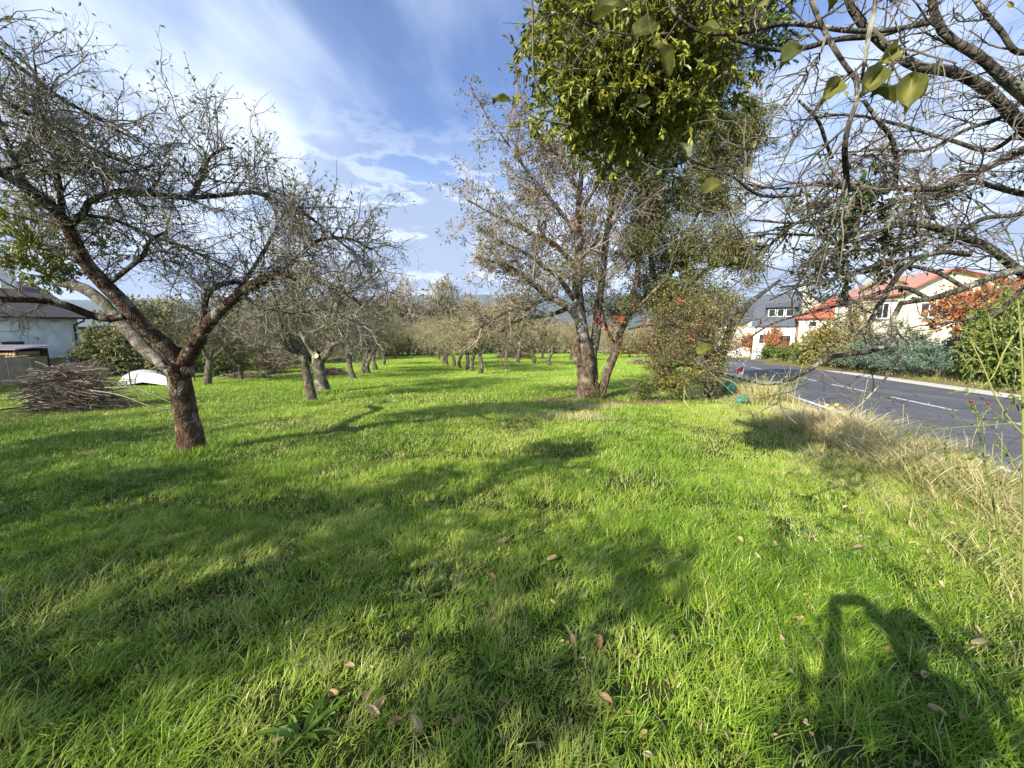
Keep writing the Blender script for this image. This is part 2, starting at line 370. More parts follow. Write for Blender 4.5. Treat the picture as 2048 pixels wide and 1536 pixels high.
m, kk = newmat('autumn_apple_leaf'); M['near_leaf'] = m; a_ = kk.n('ShaderNodeAttribute', attribute_name='tint').outputs['Fac']; co = kk.n('ShaderNodeTexCoord').outputs['Object']
c = kk.ramp(a_, [(0, (.06, .085, .02)), (.6, (.16, .17, .03)), (1, (.26, .17, .05))]); nz = kk.noise(co, 90, 5, .7)
c = kk.mix(kk.ss(nz, .56, .68, 0, .8), c, (.16, .085, .03)); c = kk.mix(kk.ss(kk.noise(co, 35, 3, .6), .5, .7, 0, .5), c, (.30, .26, .05))
b_ = kk.n('ShaderNodeBsdfPrincipled', {'Base Color': c, 'Roughness': .55}).outputs[0]; finish(kk, kk.n('ShaderNodeMixShader', {0: .3, 1: b_, 2: kk.n('ShaderNodeBsdfTranslucent', {'Color': c}).outputs[0]}).outputs[0])
# lawn ground under the blades
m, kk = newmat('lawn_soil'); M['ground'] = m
co = kk.n('ShaderNodeTexCoord').outputs['Object']; geo = kk.n('ShaderNodeSeparateXYZ', {0: co})
n1 = kk.noise(co, .35, 4, .6); n2 = kk.noise(co, 9, 6, .7); n3 = kk.noise(co, .12, 3, .5)
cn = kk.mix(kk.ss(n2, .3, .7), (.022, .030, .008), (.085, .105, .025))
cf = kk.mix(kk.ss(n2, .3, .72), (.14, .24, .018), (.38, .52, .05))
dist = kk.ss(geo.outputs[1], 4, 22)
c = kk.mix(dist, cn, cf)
c = kk.mix(kk.math('MULTIPLY', kk.ss(n1, .52, .75), .35), c, (.22, .22, .06))
c = kk.mix(kk.ss(geo.outputs[1], 62, 85), c, (.10, .13, .05))
# verge soil near the road
q_ = kk.math('ADD', kk.math('MULTIPLY', kk.math('SUBTRACT', geo.outputs[0], 5.6), .95), kk.math('MULTIPLY', geo.outputs[1], -.313))
vz = kk.math('MULTIPLY', kk.ss(kk.math('ADD', q_, kk.math('MULTIPLY', kk.math('SUBTRACT', n1, .5), 2.5)), -2.9, -1.6), kk.ss(q_, 16, 11))
c = kk.mix(vz, c, kk.mix(kk.ss(n2, .3, .7), (.14, .11, .05), (.27, .24, .10)))
bp = kk.n('ShaderNodeBump', {'Strength': .8, 'Distance': .06, 'Height': kk.noise(co, 22, 5, .7)}).outputs[0]
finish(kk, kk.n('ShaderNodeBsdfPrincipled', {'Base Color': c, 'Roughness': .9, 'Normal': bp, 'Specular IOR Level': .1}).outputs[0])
m, kk = newmat('asphalt'); M['asphalt'] = m
co = kk.n('ShaderNodeTexCoord').outputs['Object']
c = kk.mix(kk.ss(kk.noise(co, 90, 3, .7), .35, .7), (.055, .057, .062), (.115, .117, .122)); c = kk.mix(kk.ss(kk.noise(kk.vmap(co, (1, .2, 1)), .8, 4, .6), .35, .75, 0, .5), c, (.18, .18, .185))
rl_ = kk.n('ShaderNodeMapping', {'Vector': co, 'Rotation': (0, 0, R_(18.2)), 'Scale': (1, .12, 1)}).outputs[0]
c = kk.mix(kk.ss(kk.noise(rl_, 1.6, 5, .65), .45, .7, 0, .45), c, (.05, .05, .052)); crk = kk.n('ShaderNodeTexVoronoi', {'Vector': kk.n('ShaderNodeMixRGB', {0: .12, 1: co, 2: kk.n('ShaderNodeTexNoise', {'Vector': co, 'Scale': 1.5}).outputs[1]}).outputs[0], 'Scale': .42}, feature='DISTANCE_TO_EDGE').outputs[0]
c = kk.mix(kk.ss(crk, .014, .004, 0, .8), c, (.02, .02, .02)); c = kk.mix(kk.ss(kk.noise(co, 14, 5, .7), .62, .72, 0, .35), c, (.24, .22, .18))
bp = kk.n('ShaderNodeBump', {'Strength': .4, 'Distance': .01, 'Height': kk.noise(co, 120, 2, .6)}).outputs[0]
finish(kk, kk.n('ShaderNodeBsdfPrincipled', {'Base Color': c, 'Roughness': .75, 'Normal': bp}).outputs[0])
M['paint'] = plain('worn_road_paint', (.62, .64, .66), .6, .35, 9)
M['kerb'] = plain('concrete_kerb', (.58, .56, .51), .85, .2, 12, .3)
def wallmat(name, a_, b_, sc=1.2):
    m, kk = newmat(name); co = kk.n('ShaderNodeTexCoord').outputs['Object']
    nz = kk.noise(co, sc, 6, .65, .3); c = kk.mix(kk.ss(nz, .35, .68), a_, b_)
    c = kk.mix(kk.ss(kk.noise(kk.vmap(co, (3, 3, .3)), 1.6, 4, .6), .55, .8, 0, .35), c, tuple(q * .6 for q in a_))
    bp = kk.n('ShaderNodeBump', {'Strength': .3, 'Distance': .01, 'Height': kk.noise(co, 40, 3, .6)}).outputs[0]
    finish(kk, kk.n('ShaderNodeBsdfPrincipled', {'Base Color': c, 'Roughness': .9, 'Normal': bp, 'Specular IOR Level': .15}).outputs[0]); return m
M['wall_blue'] = wallmat('old_blue_white_plaster', (.50, .58, .60), (.72, .78, .78))
M['wall_cream'] = wallmat('cream_plaster', (.66, .60, .47), (.78, .73, .60))
M['wall_white'] = wallmat('white_plaster', (.70, .70, .68), (.80, .80, .78))
M['wall_yellow'] = wallmat('yellow_plaster', (.70, .58, .10), (.85, .72, .18))
M['concrete'] = wallmat('grey_concrete_panels', (.20, .175, .135), (.34, .30, .235), 2)
def roofmat(name, col, rows=5.0, var=.2, axis=2):
    m, kk = newmat(name); co = kk.n('ShaderNodeTexCoord').outputs['Object']
    sp = kk.n('ShaderNodeSeparateXYZ', {0: co}).outputs[axis]
    fr = kk.math('FRACT', kk.math('MULTIPLY', sp, rows)); line = kk.ss(fr, .0, .22)
    nz = kk.noise(co, 5, 5, .7); c = kk.mix(kk.ss(nz, .3, .7), tuple(q * (1 - var) for q in col), tuple(q * (1 + var) for q in col))
    c = kk.mix(line, tuple(q * .45 for q in col), c)
    bp = kk.n('ShaderNodeBump', {'Strength': .6, 'Distance': .03, 'Height': fr}).outputs[0]
    finish(kk, kk.n('ShaderNodeBsdfPrincipled', {'Base Color': c, 'Roughness': .7, 'Normal': bp}).outputs[0]); return m
M['roof_dark'] = roofmat('dark_brown_sheet_roof', (.050, .040, .038), 3.2)
M['roof_red'] = roofmat('red_tile_roof', (.42, .115, .065), 6.5)
M['roof_pink'] = roofmat('faded_red_roof', (.43, .22, .165), 6.5)
M['roof_slate'] = roofmat('slate_grey_roof', (.09, .105, .12), 6)
M['glass'] = plain('window_glass', (.03, .035, .04), .08, .1, 2, spec=.6)
M['frame_white'] = plain('white_window_frame', (.75, .75, .73), .5, .05)
M['frame_dark'] = plain('dark_frame', (.06, .05, .045), .6, .1)
M['gutter_dark'] = plain('black_gutter', (.02, .018, .018), .4, .1)
M['gutter_red'] = plain('red_gutter', (.38, .08, .05), .45, .1)
M['metal'] = plain('corrugated_metal', (.46, .40, .40), .5, .15, 3, metal=.3)
M['log'] = twigmat('firewood', (.09, .05, .03), (.50, .33, .18))
M['wood_dark'] = plain('dark_shed_boards', (.045, .035, .028), .85, .3, 6, .4)
M['board'] = plain('orange_brown_boards', (.40, .28, .18), .8, .25, 4)
M['sheet'] = plain('white_plastic_film', (.52, .56, .52), .5, .08, 3)
M['steel'] = plain('dark_steel_post', (.04, .04, .04), .6, .2)
M['sign_white'] = plain('white_sign_face', (.80, .80, .80), .4, .03)
M['sign_red'] = plain('red_sign_face', (.60, .02, .04), .4, .05)
M['orange_base'] = plain('orange_rubber_base', (.60, .12, .03), .6, .15)
M['net'] = plain('green_plastic', (.05, .21, .15), .45, .25, 14, .4)
M['fruit'] = plain('yellow_apple_skin', (.78, .52, .02), .35, .15, 25, spec=.5)
M['fruit_brown'] = plain('rotting_apple_skin', (.42, .18, .02), .5, .4, 25)
M['hip'] = plain('red_hip_skin', (.20, .02, .012), .3, .2, 30, spec=.5)
M['cloth'] = plain('dark_blue_jacket', (.03, .04, .07), .85, .2)
M['skin'] = plain('skin', (.55, .33, .24), .6, .06)
M['hair'] = plain('brown_hair', (.06, .035, .02), .7, .2)
M['phone'] = plain('black_phone', (.02, .02, .02), .3, .1)
M['hill'] = plain('forested_hill', (.040, .060, .035), .95, .35, .012, .0)
M['earth'] = plain('brown_leaf_litter', (.20, .13, .07), .95, .4, 9, .6)

# ------------------------------------------------------------ ground, road, hills
def gridline(lo, hi, c, n, p=2.6):
    t = np.linspace(-1, 1, n); v = np.sign(t) * np.abs(t) ** p
    return np.where(v < 0, c + v * (c - lo), c + v * (hi - c))
gx = np.unique(np.concatenate([gridline(-5000, 5000, 4, 120, 4.0), np.linspace(-14, 22, 200)]))
gy = np.unique(np.concatenate([gridline(-5000, 6000, 8, 120, 4.0), np.linspace(-3, 30, 190)]))
X, Y = np.meshgrid(gx, gy); Z = gz(X, Y)
nx, ny = len(gx), len(gy)
a = Acc(); ii = (np.arange(ny - 1)[:, None] * nx + np.arange(nx - 1)[None]).ravel()
a.add(np.stack([X, Y, Z], -1).reshape(-1, 3), np.stack([ii, ii + 1, ii + nx + 1, ii + nx], -1))
tag(a.build('ground', M['ground'], smooth=True), kind='structure')
def strip(acc, s0, s1, q0, q1, dzz, n=40, z_extra=0.0):
    s = np.linspace(s0, s1, n)
    def pt(q): xy = RO + s[:, None] * RD + q * RR; return np.column_stack([xy, base(xy[:, 1]) - .36 + dzz])
    A, B = pt(q0), pt(q1); i = np.arange(n - 1)
    acc.add(np.vstack([A, B]), np.stack([i, i + n, i + n + 1, i + 1], -1))
a = Acc(); strip(a, -40, 95, -.35, RWID + .05, .05); tag(a.build('road', M['asphalt']), kind='structure')
a = Acc(); strip(a, -40, 95, -.02, .13, .056)
for j in range(22):
    s0 = -6 + j * 4.6; strip(a, s0, s0 + 3.0, 3.28, 3.40, .056, 3)
tag(a.build('road_markings', M['paint']), kind='structure')
def kerb(q0, q1, h, name):
    a = Acc()
    for j in range(100):
        s0 = -20 + j * 1.0
        p0 = RO + s0 * RD; p1 = RO + (s0 + .985) * RD
        top = [(*(p0 + q0 * RR), base(p0[1]) - .36 + h), (*(p1 + q0 * RR), base(p1[1]) - .36 + h), (*(p1 + q1 * RR), base(p1[1]) - .36 + h), (*(p0 + q1 * RR), base(p0[1]) - .36 + h)]
        slab(a, top, .25)
    return tag(a.build(name, M['kerb']), kind='structure')
kerb(RWID + .02, RWID + 1.35, .13, 'kerb')
a = Acc(); hx = np.linspace(-5200, 5200, 160)
def ridge(hx, k1, amp, b): return b + amp * (np.sin(hx * .0011 + k1) + .5 * np.sin(hx * .0031 + 2 * k1) + .18 * np.sin(hx * .011 + k1))
for (yy, b, amp, k1, dp) in ((2600, 188, 15, 1.2, 900), (1900, 95, 18, 3.9, 500)):
    prof = [(0, 0.0), (.25, .45), (.5, .8), (.75, .97), (1, 1.0), (1.4, .7)]
    rows = [np.column_stack([hx, np.full_like(hx, yy - dp + dp * t), -9 + (ridge(hx, k1, amp, b) + 9) * h + 6 * (vn(hx * .02, hx * 0 + t * 9) - .5)]) for t, h in prof]
    v = np.vstack(rows); n = len(hx); i = (np.arange(len(prof) - 1)[:, None] * n + np.arange(n - 1)[None]).ravel()
    a.add(v, np.stack([i, i + 1, i + n + 1, i + n], -1))
tag(a.build('hills', M['hill'], smooth=True), kind='structure')
# haze box over the whole scene, the sky lies outside it
a = Acc(); box(a, -5100, 5100, -5050, 6050, -12, 330)
mh, kk = newmat('haze_air')
vol = kk.n('ShaderNodeVolumePrincipled', {'Color': (.62, .76, 1.0, 1), 'Density': .00020, 'Anisotropy': 0.0})
kk.n('ShaderNodeOutputMaterial', {1: vol.outputs[0]})
#HAZE
tag(a.build('haze', mh), kind='stuff')

# ------------------------------------------------------------ grass
def blades(acc, n, xy, h, w, tint, segs=3, lean=.5, wind=(.35, .3)):
    x, y = xy; z = gz(x, y) - .008
    p = np.column_stack([x, y, z]); th = vn(x * 1.9 + 60, y * 1.9 + 33) * 9 + rng.normal(0, 1.7, n)
    ld = np.column_stack([np.cos(th), np.sin(th), np.zeros(n)]) * (lean * rng.uniform(.3, 1.2, n))[:, None] + np.array([[wind[0] * .5, wind[1] * .5, 0]])
    wd = nrm(np.column_stack([-ld[:, 1], ld[:, 0], np.zeros(n)]) + .3 * rng.normal(size=(n, 3)) * np.array([[1, 1, 0]]))
    rows = []
    for k_ in range(segs + 1):
        t = k_ / segs; c = p + ld * (h * t ** 1.7)[:, None] + np.array([[0, 0, 1.0]]) * (h * (t - .28 * np.linalg.norm(ld, axis=1) * t * t))[:, None]
        if k_ < segs:
            ww = (w * (1 - .55 * t) * .5)[:, None]; rows += [c - wd * ww, c + wd * ww]
        else: rows.append(c)
    v = np.stack(rows, 1); nv = v.shape[1]; off = (np.arange(n) * nv)[:, None, None]
    tt = np.repeat(tint, nv).astype(np.float32)
    acc.v.append(v.reshape(-1, 3).astype(np.float32)); acc.a.append(tt)
    q = [(2 * j, 2 * j + 1, 2 * j + 3, 2 * j + 2) for j in range(segs - 1)]
    if q: acc.f[4].append((off + np.array(q)[None]).reshape(-1, 4).astype(np.int32) + acc.n)
    tr = [(2 * segs - 2, 2 * segs - 1, 2 * segs)]
    acc.f[3].append((off + np.array(tr)[None]).reshape(-1, 3).astype(np.int32) + acc.n)
    acc.n += n * nv
def sector(n, d0, d1, side=1.55, y0=-.6):
    """random lawn points in view between two distances (with a margin for a step sideways)"""
    d = np.sqrt(rng.random(int(n)) * (d1 * d1 - d0 * d0) + d0 * d0)
    x = rng.uniform(-side, side, int(n)) * d - 0.0; return x, d + y0
def lawn(acc, n, d0, d1, h, w, segs, lean=.6):
    x, y = sector(n, d0, d1); q = rq(x, y) + 1.1 * (vn(x * .9, y * .9) - .5)
    keep = (q < -1.0 - .8 * rng.random(len(x)))
    # thin out on patches of litter
    patch = vn(x * 1.7 + 40, y * 1.7 + 11); fine = vn(x * 6 + 3, y * 6 + 8)
    keep &= rng.random(len(x)) < (1 - .6 * sstep(patch, .66, .86)) * (1 - .75 * sstep(vn(x * 8.5 + 71, y * 8.5 + 19), .60, .80) * (1 - sstep(y, 3, 5)))
    x, y, q, patch, fine = x[keep], y[keep], q[keep], patch[keep], fine[keep]; m_ = len(x)
    big = vn(x * .45 + 7, y * .45 + 3); mid = vn(x * 1.3 + 17, y * 1.3 + 23)
    clump = vn(x * 11 + 1, y * 11 + 2) * (1 - .7 * sstep(y, 3, 6)) + .35 * sstep(y, 3, 6); hh = h * (.30 + .65 * mid + .75 * clump * clump) * rng.uniform(.4, 1.4, m_)
    t = .12 + .34 * big + .30 * (fine - .5) + .34 * rng.random(m_) + .16 * (clump - .5)
    t = np.where(rng.random(m_) < .06 + .16 * sstep(patch, .6, .9), rng.uniform(.8, 1, m_), t) + .22 * sstep(q, -5, -2)
    blades(acc, m_, (x, y), hh, w * rng.uniform(.6, 1.4, m_), np.clip(t + .07 * sstep(y, 3, 9), 0, 1), segs, lean)
a = Acc()
lawn(a, 185000, 1.5, 4.0, .088, .0046, 3, 1.0)
lawn(a, 120000, 3.3, 5.6, .09, .0050, 3, .95)
lawn(a, 290000, 4.4, 10.5, .09, .0066, 2, .9)
lawn(a, 200000, 8.5, 22, .095, .012, 2, .7)
lawn(a, 120000, 22, 62, .11, .035, 1, .4)
for (px, py, rr) in ((388, 912, .26), (1178, 806, .35), (646, 789, .25), (626, 811, .2)):
    g = G(px, py); n = 1500; blades(a, n, (g[0] + rng.normal(0, rr * .6, n), g[1] + rng.normal(0, rr * .5, n)), .15 * rng.uniform(.4, 1.4, n), .006 * rng.uniform(.6, 1.4, n), rng.uniform(.1, .75, n), 3, .9)
tag(a.build('grass', M['grass']), 'bright green mown orchard grass covering the whole meadow', 'grass', kind='stuff')
# tall rough dry grass on the road verge, and the far verge
a = Acc()
def verge(n, s0, s1, q0, q1, h, w, tb, segs=4, lean=1.0, pw=1.0):
    s = s0 + (s1 - s0) * rng.random(n) ** pw; q = rng.uniform(q0, q1, n)
    cl = .55 * vn(s * 1.6 + 5, q * 1.6 + 2) + .45 * vn(s * 4.2 + 5, q * 4.2 + 2); keep = rng.random(n) < (.25 + 1.1 * cl); s, q, cl = s[keep], q[keep], cl[keep]; n = len(s)
    xy = RO[None] + s[:, None] * RD + q[:, None] * RR
    hh = h * (.3 + 1.0 * cl ** 1.5) * rng.uniform(.35, 1.4, n) * (1 - .85 * sstep(q, -1.7, -.4) * (q < 1)) * (1 - .8 * ((q < 1) & (np.hypot(xy[:, 0] - 7.2, (xy[:, 1] - 8.6)) < 1.6))) * (1 - .75 * (np.hypot(xy[:, 0] - 9.5, (xy[:, 1] - 15.6)) < 1.1)); t = np.clip(tb + rng.normal(0, .25, n) + .5 * (vn(s * .9 + 31, q * .9) - .5), 0, 1)
    blades(a, n, (xy[:, 0], xy[:, 1]), hh, w * rng.uniform(.6, 1.4, n), t, segs, lean)
verge(46000, -1, 14, -2.45, -.24, .50, .0085, .70, 4, 1.35, 1.4)
verge(9000, 1, 13, -3.1, -2.0, .26, .0070, .42, 3, 1.1, 1.4)
verge(9000, 14, 34, -2.2, -.2, .40, .010, .5, 3, .9)
verge(12000, 4, 50, 8.55, 10.8, .32, .016, .45, 2, .9)
for (px, py, rr) in ((1380, 790, 1.0), (1180, 815, .6), (1140, 835, .8)):   # dry tufts below the pear tree
    g = G(px, py); n = 1200
    x = g[0] + rng.normal(0, rr * .6, n); y = g[1] + rng.normal(0, rr * .35, n)
    blades(a, n, (x, y), .16 * rng.uniform(.4, 1.3, n), .007 * rng.uniform(.6, 1.4, n), rng.uniform(.45, 1, n), 3, 1.1)
verge(20000, 4.5, 12.5, -2.4, -.8, .62, .0095, .78, 4, 1.3)
tag(a.build('verge_grass', M['straw']), 'tall straw coloured rough grass along the road verge', 'grass', kind='stuff')
#PART2
# ------------------------------------------------------------ near left apple tree (traced limbs)
def shift(L, dd=0.0): return [(a_, b_, c_ + dd, d_) for a_, b_, c_, d_ in L]
def flare(acc, limb, K=44, sides=18, bump=.10, foot=1.45):
    p = resample([(*P(a_, b_, d_), rp * d_ / F * RS(a_, b_)) for a_, b_, d_, rp in limb], K)
    t = np.linspace(0, 1, K); p[:, 3] *= 1 + (foot - 1) * np.exp(-t * 14)
    tubes(acc, p[None, :, :3], p[None, :, 3], sides, .5, bump)
def cap(acc, c, n, r, sides=12, th=.012):
    c = np.asarray(c, float); n = nrm(np.asarray(n, float)); u = nrm(np.cross(n, (0.3, .2, 1))); v = np.cross(n, u)
    a_ = np.arange(sides) / sides * 6.2832; ring = c + r * (np.cos(a_)[:, None] * u + np.sin(a_)[:, None] * v)
    vv = np.vstack([ring, ring + n * th, c + n * th, c]); i = np.arange(sides); j = (i + 1) % sides
    acc.add(vv, np.stack([i, j, j + sides, i + sides], -1)); acc.f[3].append(np.stack([i + sides, j + sides, np.full(sides, 2 * sides)], -1).astype(np.int32) + acc.n - len(vv))

rL = np.random.default_rng(21)
b0 = G(385, 908)
t_ = thing('apple_tree', b0, 'large apple tree with rusty red trunk and wide forked limbs, nearest on the left', 'tree')
TR = [(386, 925, 5.42, 29), (382, 880, 5.42, 27), (372, 830, 5.4, 26), (364, 785, 5.38, 24), (358, 748, 5.36, 24), (360, 725, 5.35, 22)]
A = [(362, 735, 5.35, 20), (335, 695, 5.25, 18), (290, 655, 5.1, 17), (245, 605, 5.0, 17), (205, 565, 4.9, 17), (168, 520, 4.8, 16), (142, 468, 4.7, 15), (112, 422, 4.6, 15), (60, 380, 4.4, 15), (0, 342, 4.1, 15), (-90, 300, 3.8, 14), (-200, 240, 3.5, 10)]
B = [(362, 738, 5.35, 19), (385, 698, 5.3, 17), (410, 655, 5.28, 15), (440, 622, 5.25, 12), (475, 592, 5.22, 11), (520, 562, 5.2, 11), (560, 549, 5.2, 10), (620, 555, 5.25, 7), (680, 580, 5.3, 5), (725, 610, 5.4, 3)]
B2 = [(404, 665, 5.28, 9), (407, 620, 5.3, 8), (416, 588, 5.35, 7), (440, 570, 5.4, 6), (480, 564, 5.5, 5), (530, 572, 5.6, 3)]
C = [(352, 752, 5.4, 15), (320, 725, 5.5, 13), (295, 705, 5.6, 14), (265, 672, 5.75, 14), (235, 638, 5.85, 13), (205, 603, 5.95, 14), (170, 578, 6.0, 14), (140, 568, 6.05, 12), (118, 562, 6.1, 9), (95, 520, 6.2, 5), (40, 480, 6.3, 4)]
D = [(248, 632, 5.05, 10), (215, 637, 4.98, 10), (180, 629, 4.9, 10), (130, 610, 4.75, 9.5), (80, 601, 4.6, 9.5), (0, 598, 4.3, 10), (-90, 590, 4.0, 10), (-200, 560, 3.7, 7)]
E1 = [(133, 450, 4.68, 10), (165, 430, 4.65, 9), (180, 402, 4.65, 8), (235, 383, 4.65, 8), (300, 388, 4.7, 7), (375, 395, 4.7, 6.5), (450, 390, 4.8, 5), (510, 385, 4.85, 4.5), (570, 402, 4.9, 4), (640, 450, 5.0, 3), (700, 500, 5.1, 2)]
E2 = [(378, 396, 4.7, 5), (397, 368, 4.7, 5), (410, 330, 4.68, 4.5), (432, 305, 4.65, 3.5), (465, 295, 4.6, 2)]
F1 = [(212, 572, 4.92, 6), (250, 542, 4.95, 6), (285, 512, 5.0, 5.5), (300, 482, 5.0, 4.5), (335, 462, 5.0, 3)]
G1 = [(-200, -40, 3.6, 7), (-60, 60, 3.8, 6.5), (40, 135, 4.0, 6), (120, 195, 4.1, 5), (200, 240, 4.2, 4), (280, 285, 4.3, 2.5)]
H1 = [(125, 440, 4.65, 7), (118, 360, 4.5, 6), (98, 285, 4.4, 5), (80, 210, 4.3, 4), (70, 130, 4.2, 2.5)]
I1 = [(60, 380, 4.4, 7), (20, 300, 4.2, 6), (-10, 210, 4.0, 5), (-30, 100, 3.9, 4)]
J1 = [(-150, 120, 3.9, 7), (0, 200, 4.1, 5.5), (110, 255, 4.3, 5), (210, 310, 4.5, 4), (330, 350, 4.7, 2.5)]
K1 = [(560, 549, 5.2, 6), (600, 510, 5.25, 5), (640, 480, 5.3, 4), (700, 478, 5.35, 3), (745, 500, 5.4, 2)]
L1 = [(480, 590, 5.22, 6), (520, 610, 5.1, 4.5), (580, 625, 5.0, 3.5), (650, 620, 4.95, 2.5), (720, 650, 4.9, 1.5)]
M1 = [(450, 615, 5.3, 5), (490, 560, 5.6, 4.5), (530, 500, 5.8, 4), (560, 440, 5.9, 3), (590, 400, 6.0, 2)]
N1 = [(170, 430, 4.65, 5), (230, 440, 5.1, 4.5), (300, 470, 5.4, 4), (380, 500, 5.6, 3), (470, 540, 5.7, 2)]
O1 = [(0, 342, 4.1, 6), (80, 320, 4.2, 5), (160, 330, 4.3, 4), (240, 345, 4.4, 3), (310, 330, 4.5, 2)]
a = Acc(); flare(a, TR, foot=1.65)
o = a.build('trunk', M['bark_rust'], t_, True)
a2 = Acc(); kn = P(340, 722, 5.15)
for (kx, ky, kd, kr) in ((338, 722, 5.28, .07), (372, 744, 5.18, .075), (352, 700, 5.3, .05)):
    c_ = P(kx, ky, kd); v_ = rL.normal(size=(1, 3)); kd_ = nrm(np.array([[-.4, -.9, .1]]))
    pts = np.array([c_ + kd_[0] * s_ for s_ in (-.08, -.02, .04, .07)])[None]
    a2 = Acc(); tubes(a2, pts, np.array([[.8, 1.0, .85, .3]]) * kr, 12, .4, .18); a2.build('knot', M['bark_rust'], t_, True)
big = limbset([A, B, C, D], 50); a = Acc(); tubes(a, big[0][[0]], big[1][[0]], 16, .5, .07); tubes(a, big[0][[1]], big[1][[1]], 14, .5, .07); tubes(a, big[0][[3]], big[1][[3]], 12, .5, .1)
a.build('limbs', M['bark_rust'], t_, True)['label'] = 'dark main limbs with grey lichen'
a = Acc(); tubes(a, big[0][[2]], big[1][[2]], 14, .5, .16); a.build('pale_limb', M['bark_pale'], t_, True)['label'] = 'pale thick limb crusted with lichen, reaching up left behind the fork'
sec = limbset([B2, E1, E2, F1, G1, H1, I1, J1, K1, L1, M1, N1, O1], 26)
a = Acc(); tubes(a, *sec, 8, .5, .08); a.build('branches', M['bark_limb'], t_, True)
hosts = limbset([A[3:], B[4:], B2, D[3:], E1, E2, F1, G1, H1, I1, J1, K1, M1, N1, O1], 26)
s2 = spawn(hosts, 300, .70, rL, (30, 80), .10, 7, .22, (.08, 1), .010, -.03, tipr=.4)
s2b = spawn(limbset([B[5:], K1, L1, B2], 20), 75, .55, rL, (40, 90), .0, 7, .26, (.1, 1), .008, -.08)
s2c = (np.concatenate([s2[0], s2b[0]]), np.concatenate([s2[1], s2b[1]]))
s3 = spawn(s2c, 3300, .30, rL, (30, 80), .12, 5, .26, (.1, 1), .0048, 0, tipr=.5)
s4 = spawn(s3, 13500, .10, rL, (35, 85), .15, 3, .3, (.1, 1), .0030, 0, tipr=.7)
wsh = spawn((hosts[0][[4, 5, 12, 11]], hosts[1][[4, 5, 12, 11]]), 34, .75, rL, (40, 70), .9, 8, .09, (.3, 1), .006, .08)
a = Acc(); tubes(a, *s2c, 4); tubes(a, *s3, 3); tubes(a, *s4, 3); tubes(a, *wsh, 4)
a.build('twigs', M['twig_grey'], t_)
a = Acc(); leaves_on(a, s4, 6500, .044, .5, 'leaf', (.5, 1), rL, None, .2); leaves_on(a, wsh, 420, .055, .45, 'leaf', (.3, 1), rL, None, .1); leaves_on(a, s2b, 260, .045, .5, 'leaf', (.5, 1), rL)
a.build('leaves', M['apple_leaf'], t_)

# mistletoe balls: forked stems with paired leaves, plants of their own
def mistletoe(px, py, d, rpx, n, leafL, label, mat='mistle', squash=(1, 1, 1), seed=1, group='mistletoe bushes in the tree crowns', bright=0.0):
    r = np.random.default_rng(seed); c = P(px, py, d) if d else np.array(px, float); R0 = rpx * d / F if d else rpx; rad = np.array(squash) * R0
    t = thing('mistletoe', c, label, 'mistletoe', group)
    br, tw = cloudtwigs(c, rad, max(12, n // 60), 5, leafL * 3.2, r, leafL * .045, 4, -.15, .45, .2, .14, R0 * .022)
    a = Acc(); tubes(a, *br, 4); tubes(a, *tw, 3); a.build('stems', M['cane'], t)
    a = Acc(); n1_ = n; i = r.integers(0, len(tw[0]), n1_); e = r.random(n1_) ** .5; kx = (e * 3); ia = np.minimum(kx.astype(int), 2); u = (kx - ia)[:, None]
    p = tw[0][i, ia] * (1 - u) + tw[0][i, ia + 1] * u
    d_ = nrm(nrm(tw[0][i, 3] - tw[0][i, 0]) * .5 + r.normal(size=(n1_, 3)) * .65 + np.array((0, 0, -.45)))
    leaves(a, p, d_, nrm(r.normal(size=(n1_, 3)) + np.array((0, 0, .4))), leafL * r.uniform(.6, 1.2, n1_), leafL * .40 * r.uniform(.7, 1.2, n1_), 'leaf', np.clip(r.random(n1_) * .8 + bright, 0, 1), r)
    a.build('leaves', M[mat], t); return t
mistletoe(52, 455, 4.75, 72, 3400, .05, 'yellow green mistletoe on the left edge above the dark roof', squash=(1, 1, 1.15), seed=31, bright=.15)
mistletoe(95, 535, 5.0, 58, 1900, .045, 'small mistletoe between the limb and the dark roof', squash=(1.2, 1, .8), seed=32)
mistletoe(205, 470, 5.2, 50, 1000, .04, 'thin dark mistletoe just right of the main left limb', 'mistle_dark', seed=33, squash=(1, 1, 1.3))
mistletoe(125, 325, 4.7, 62, 900, .045, 'loose dark mistletoe in the upper left crown', 'mistle_dark', seed=34, squash=(1.5, 1, .7))

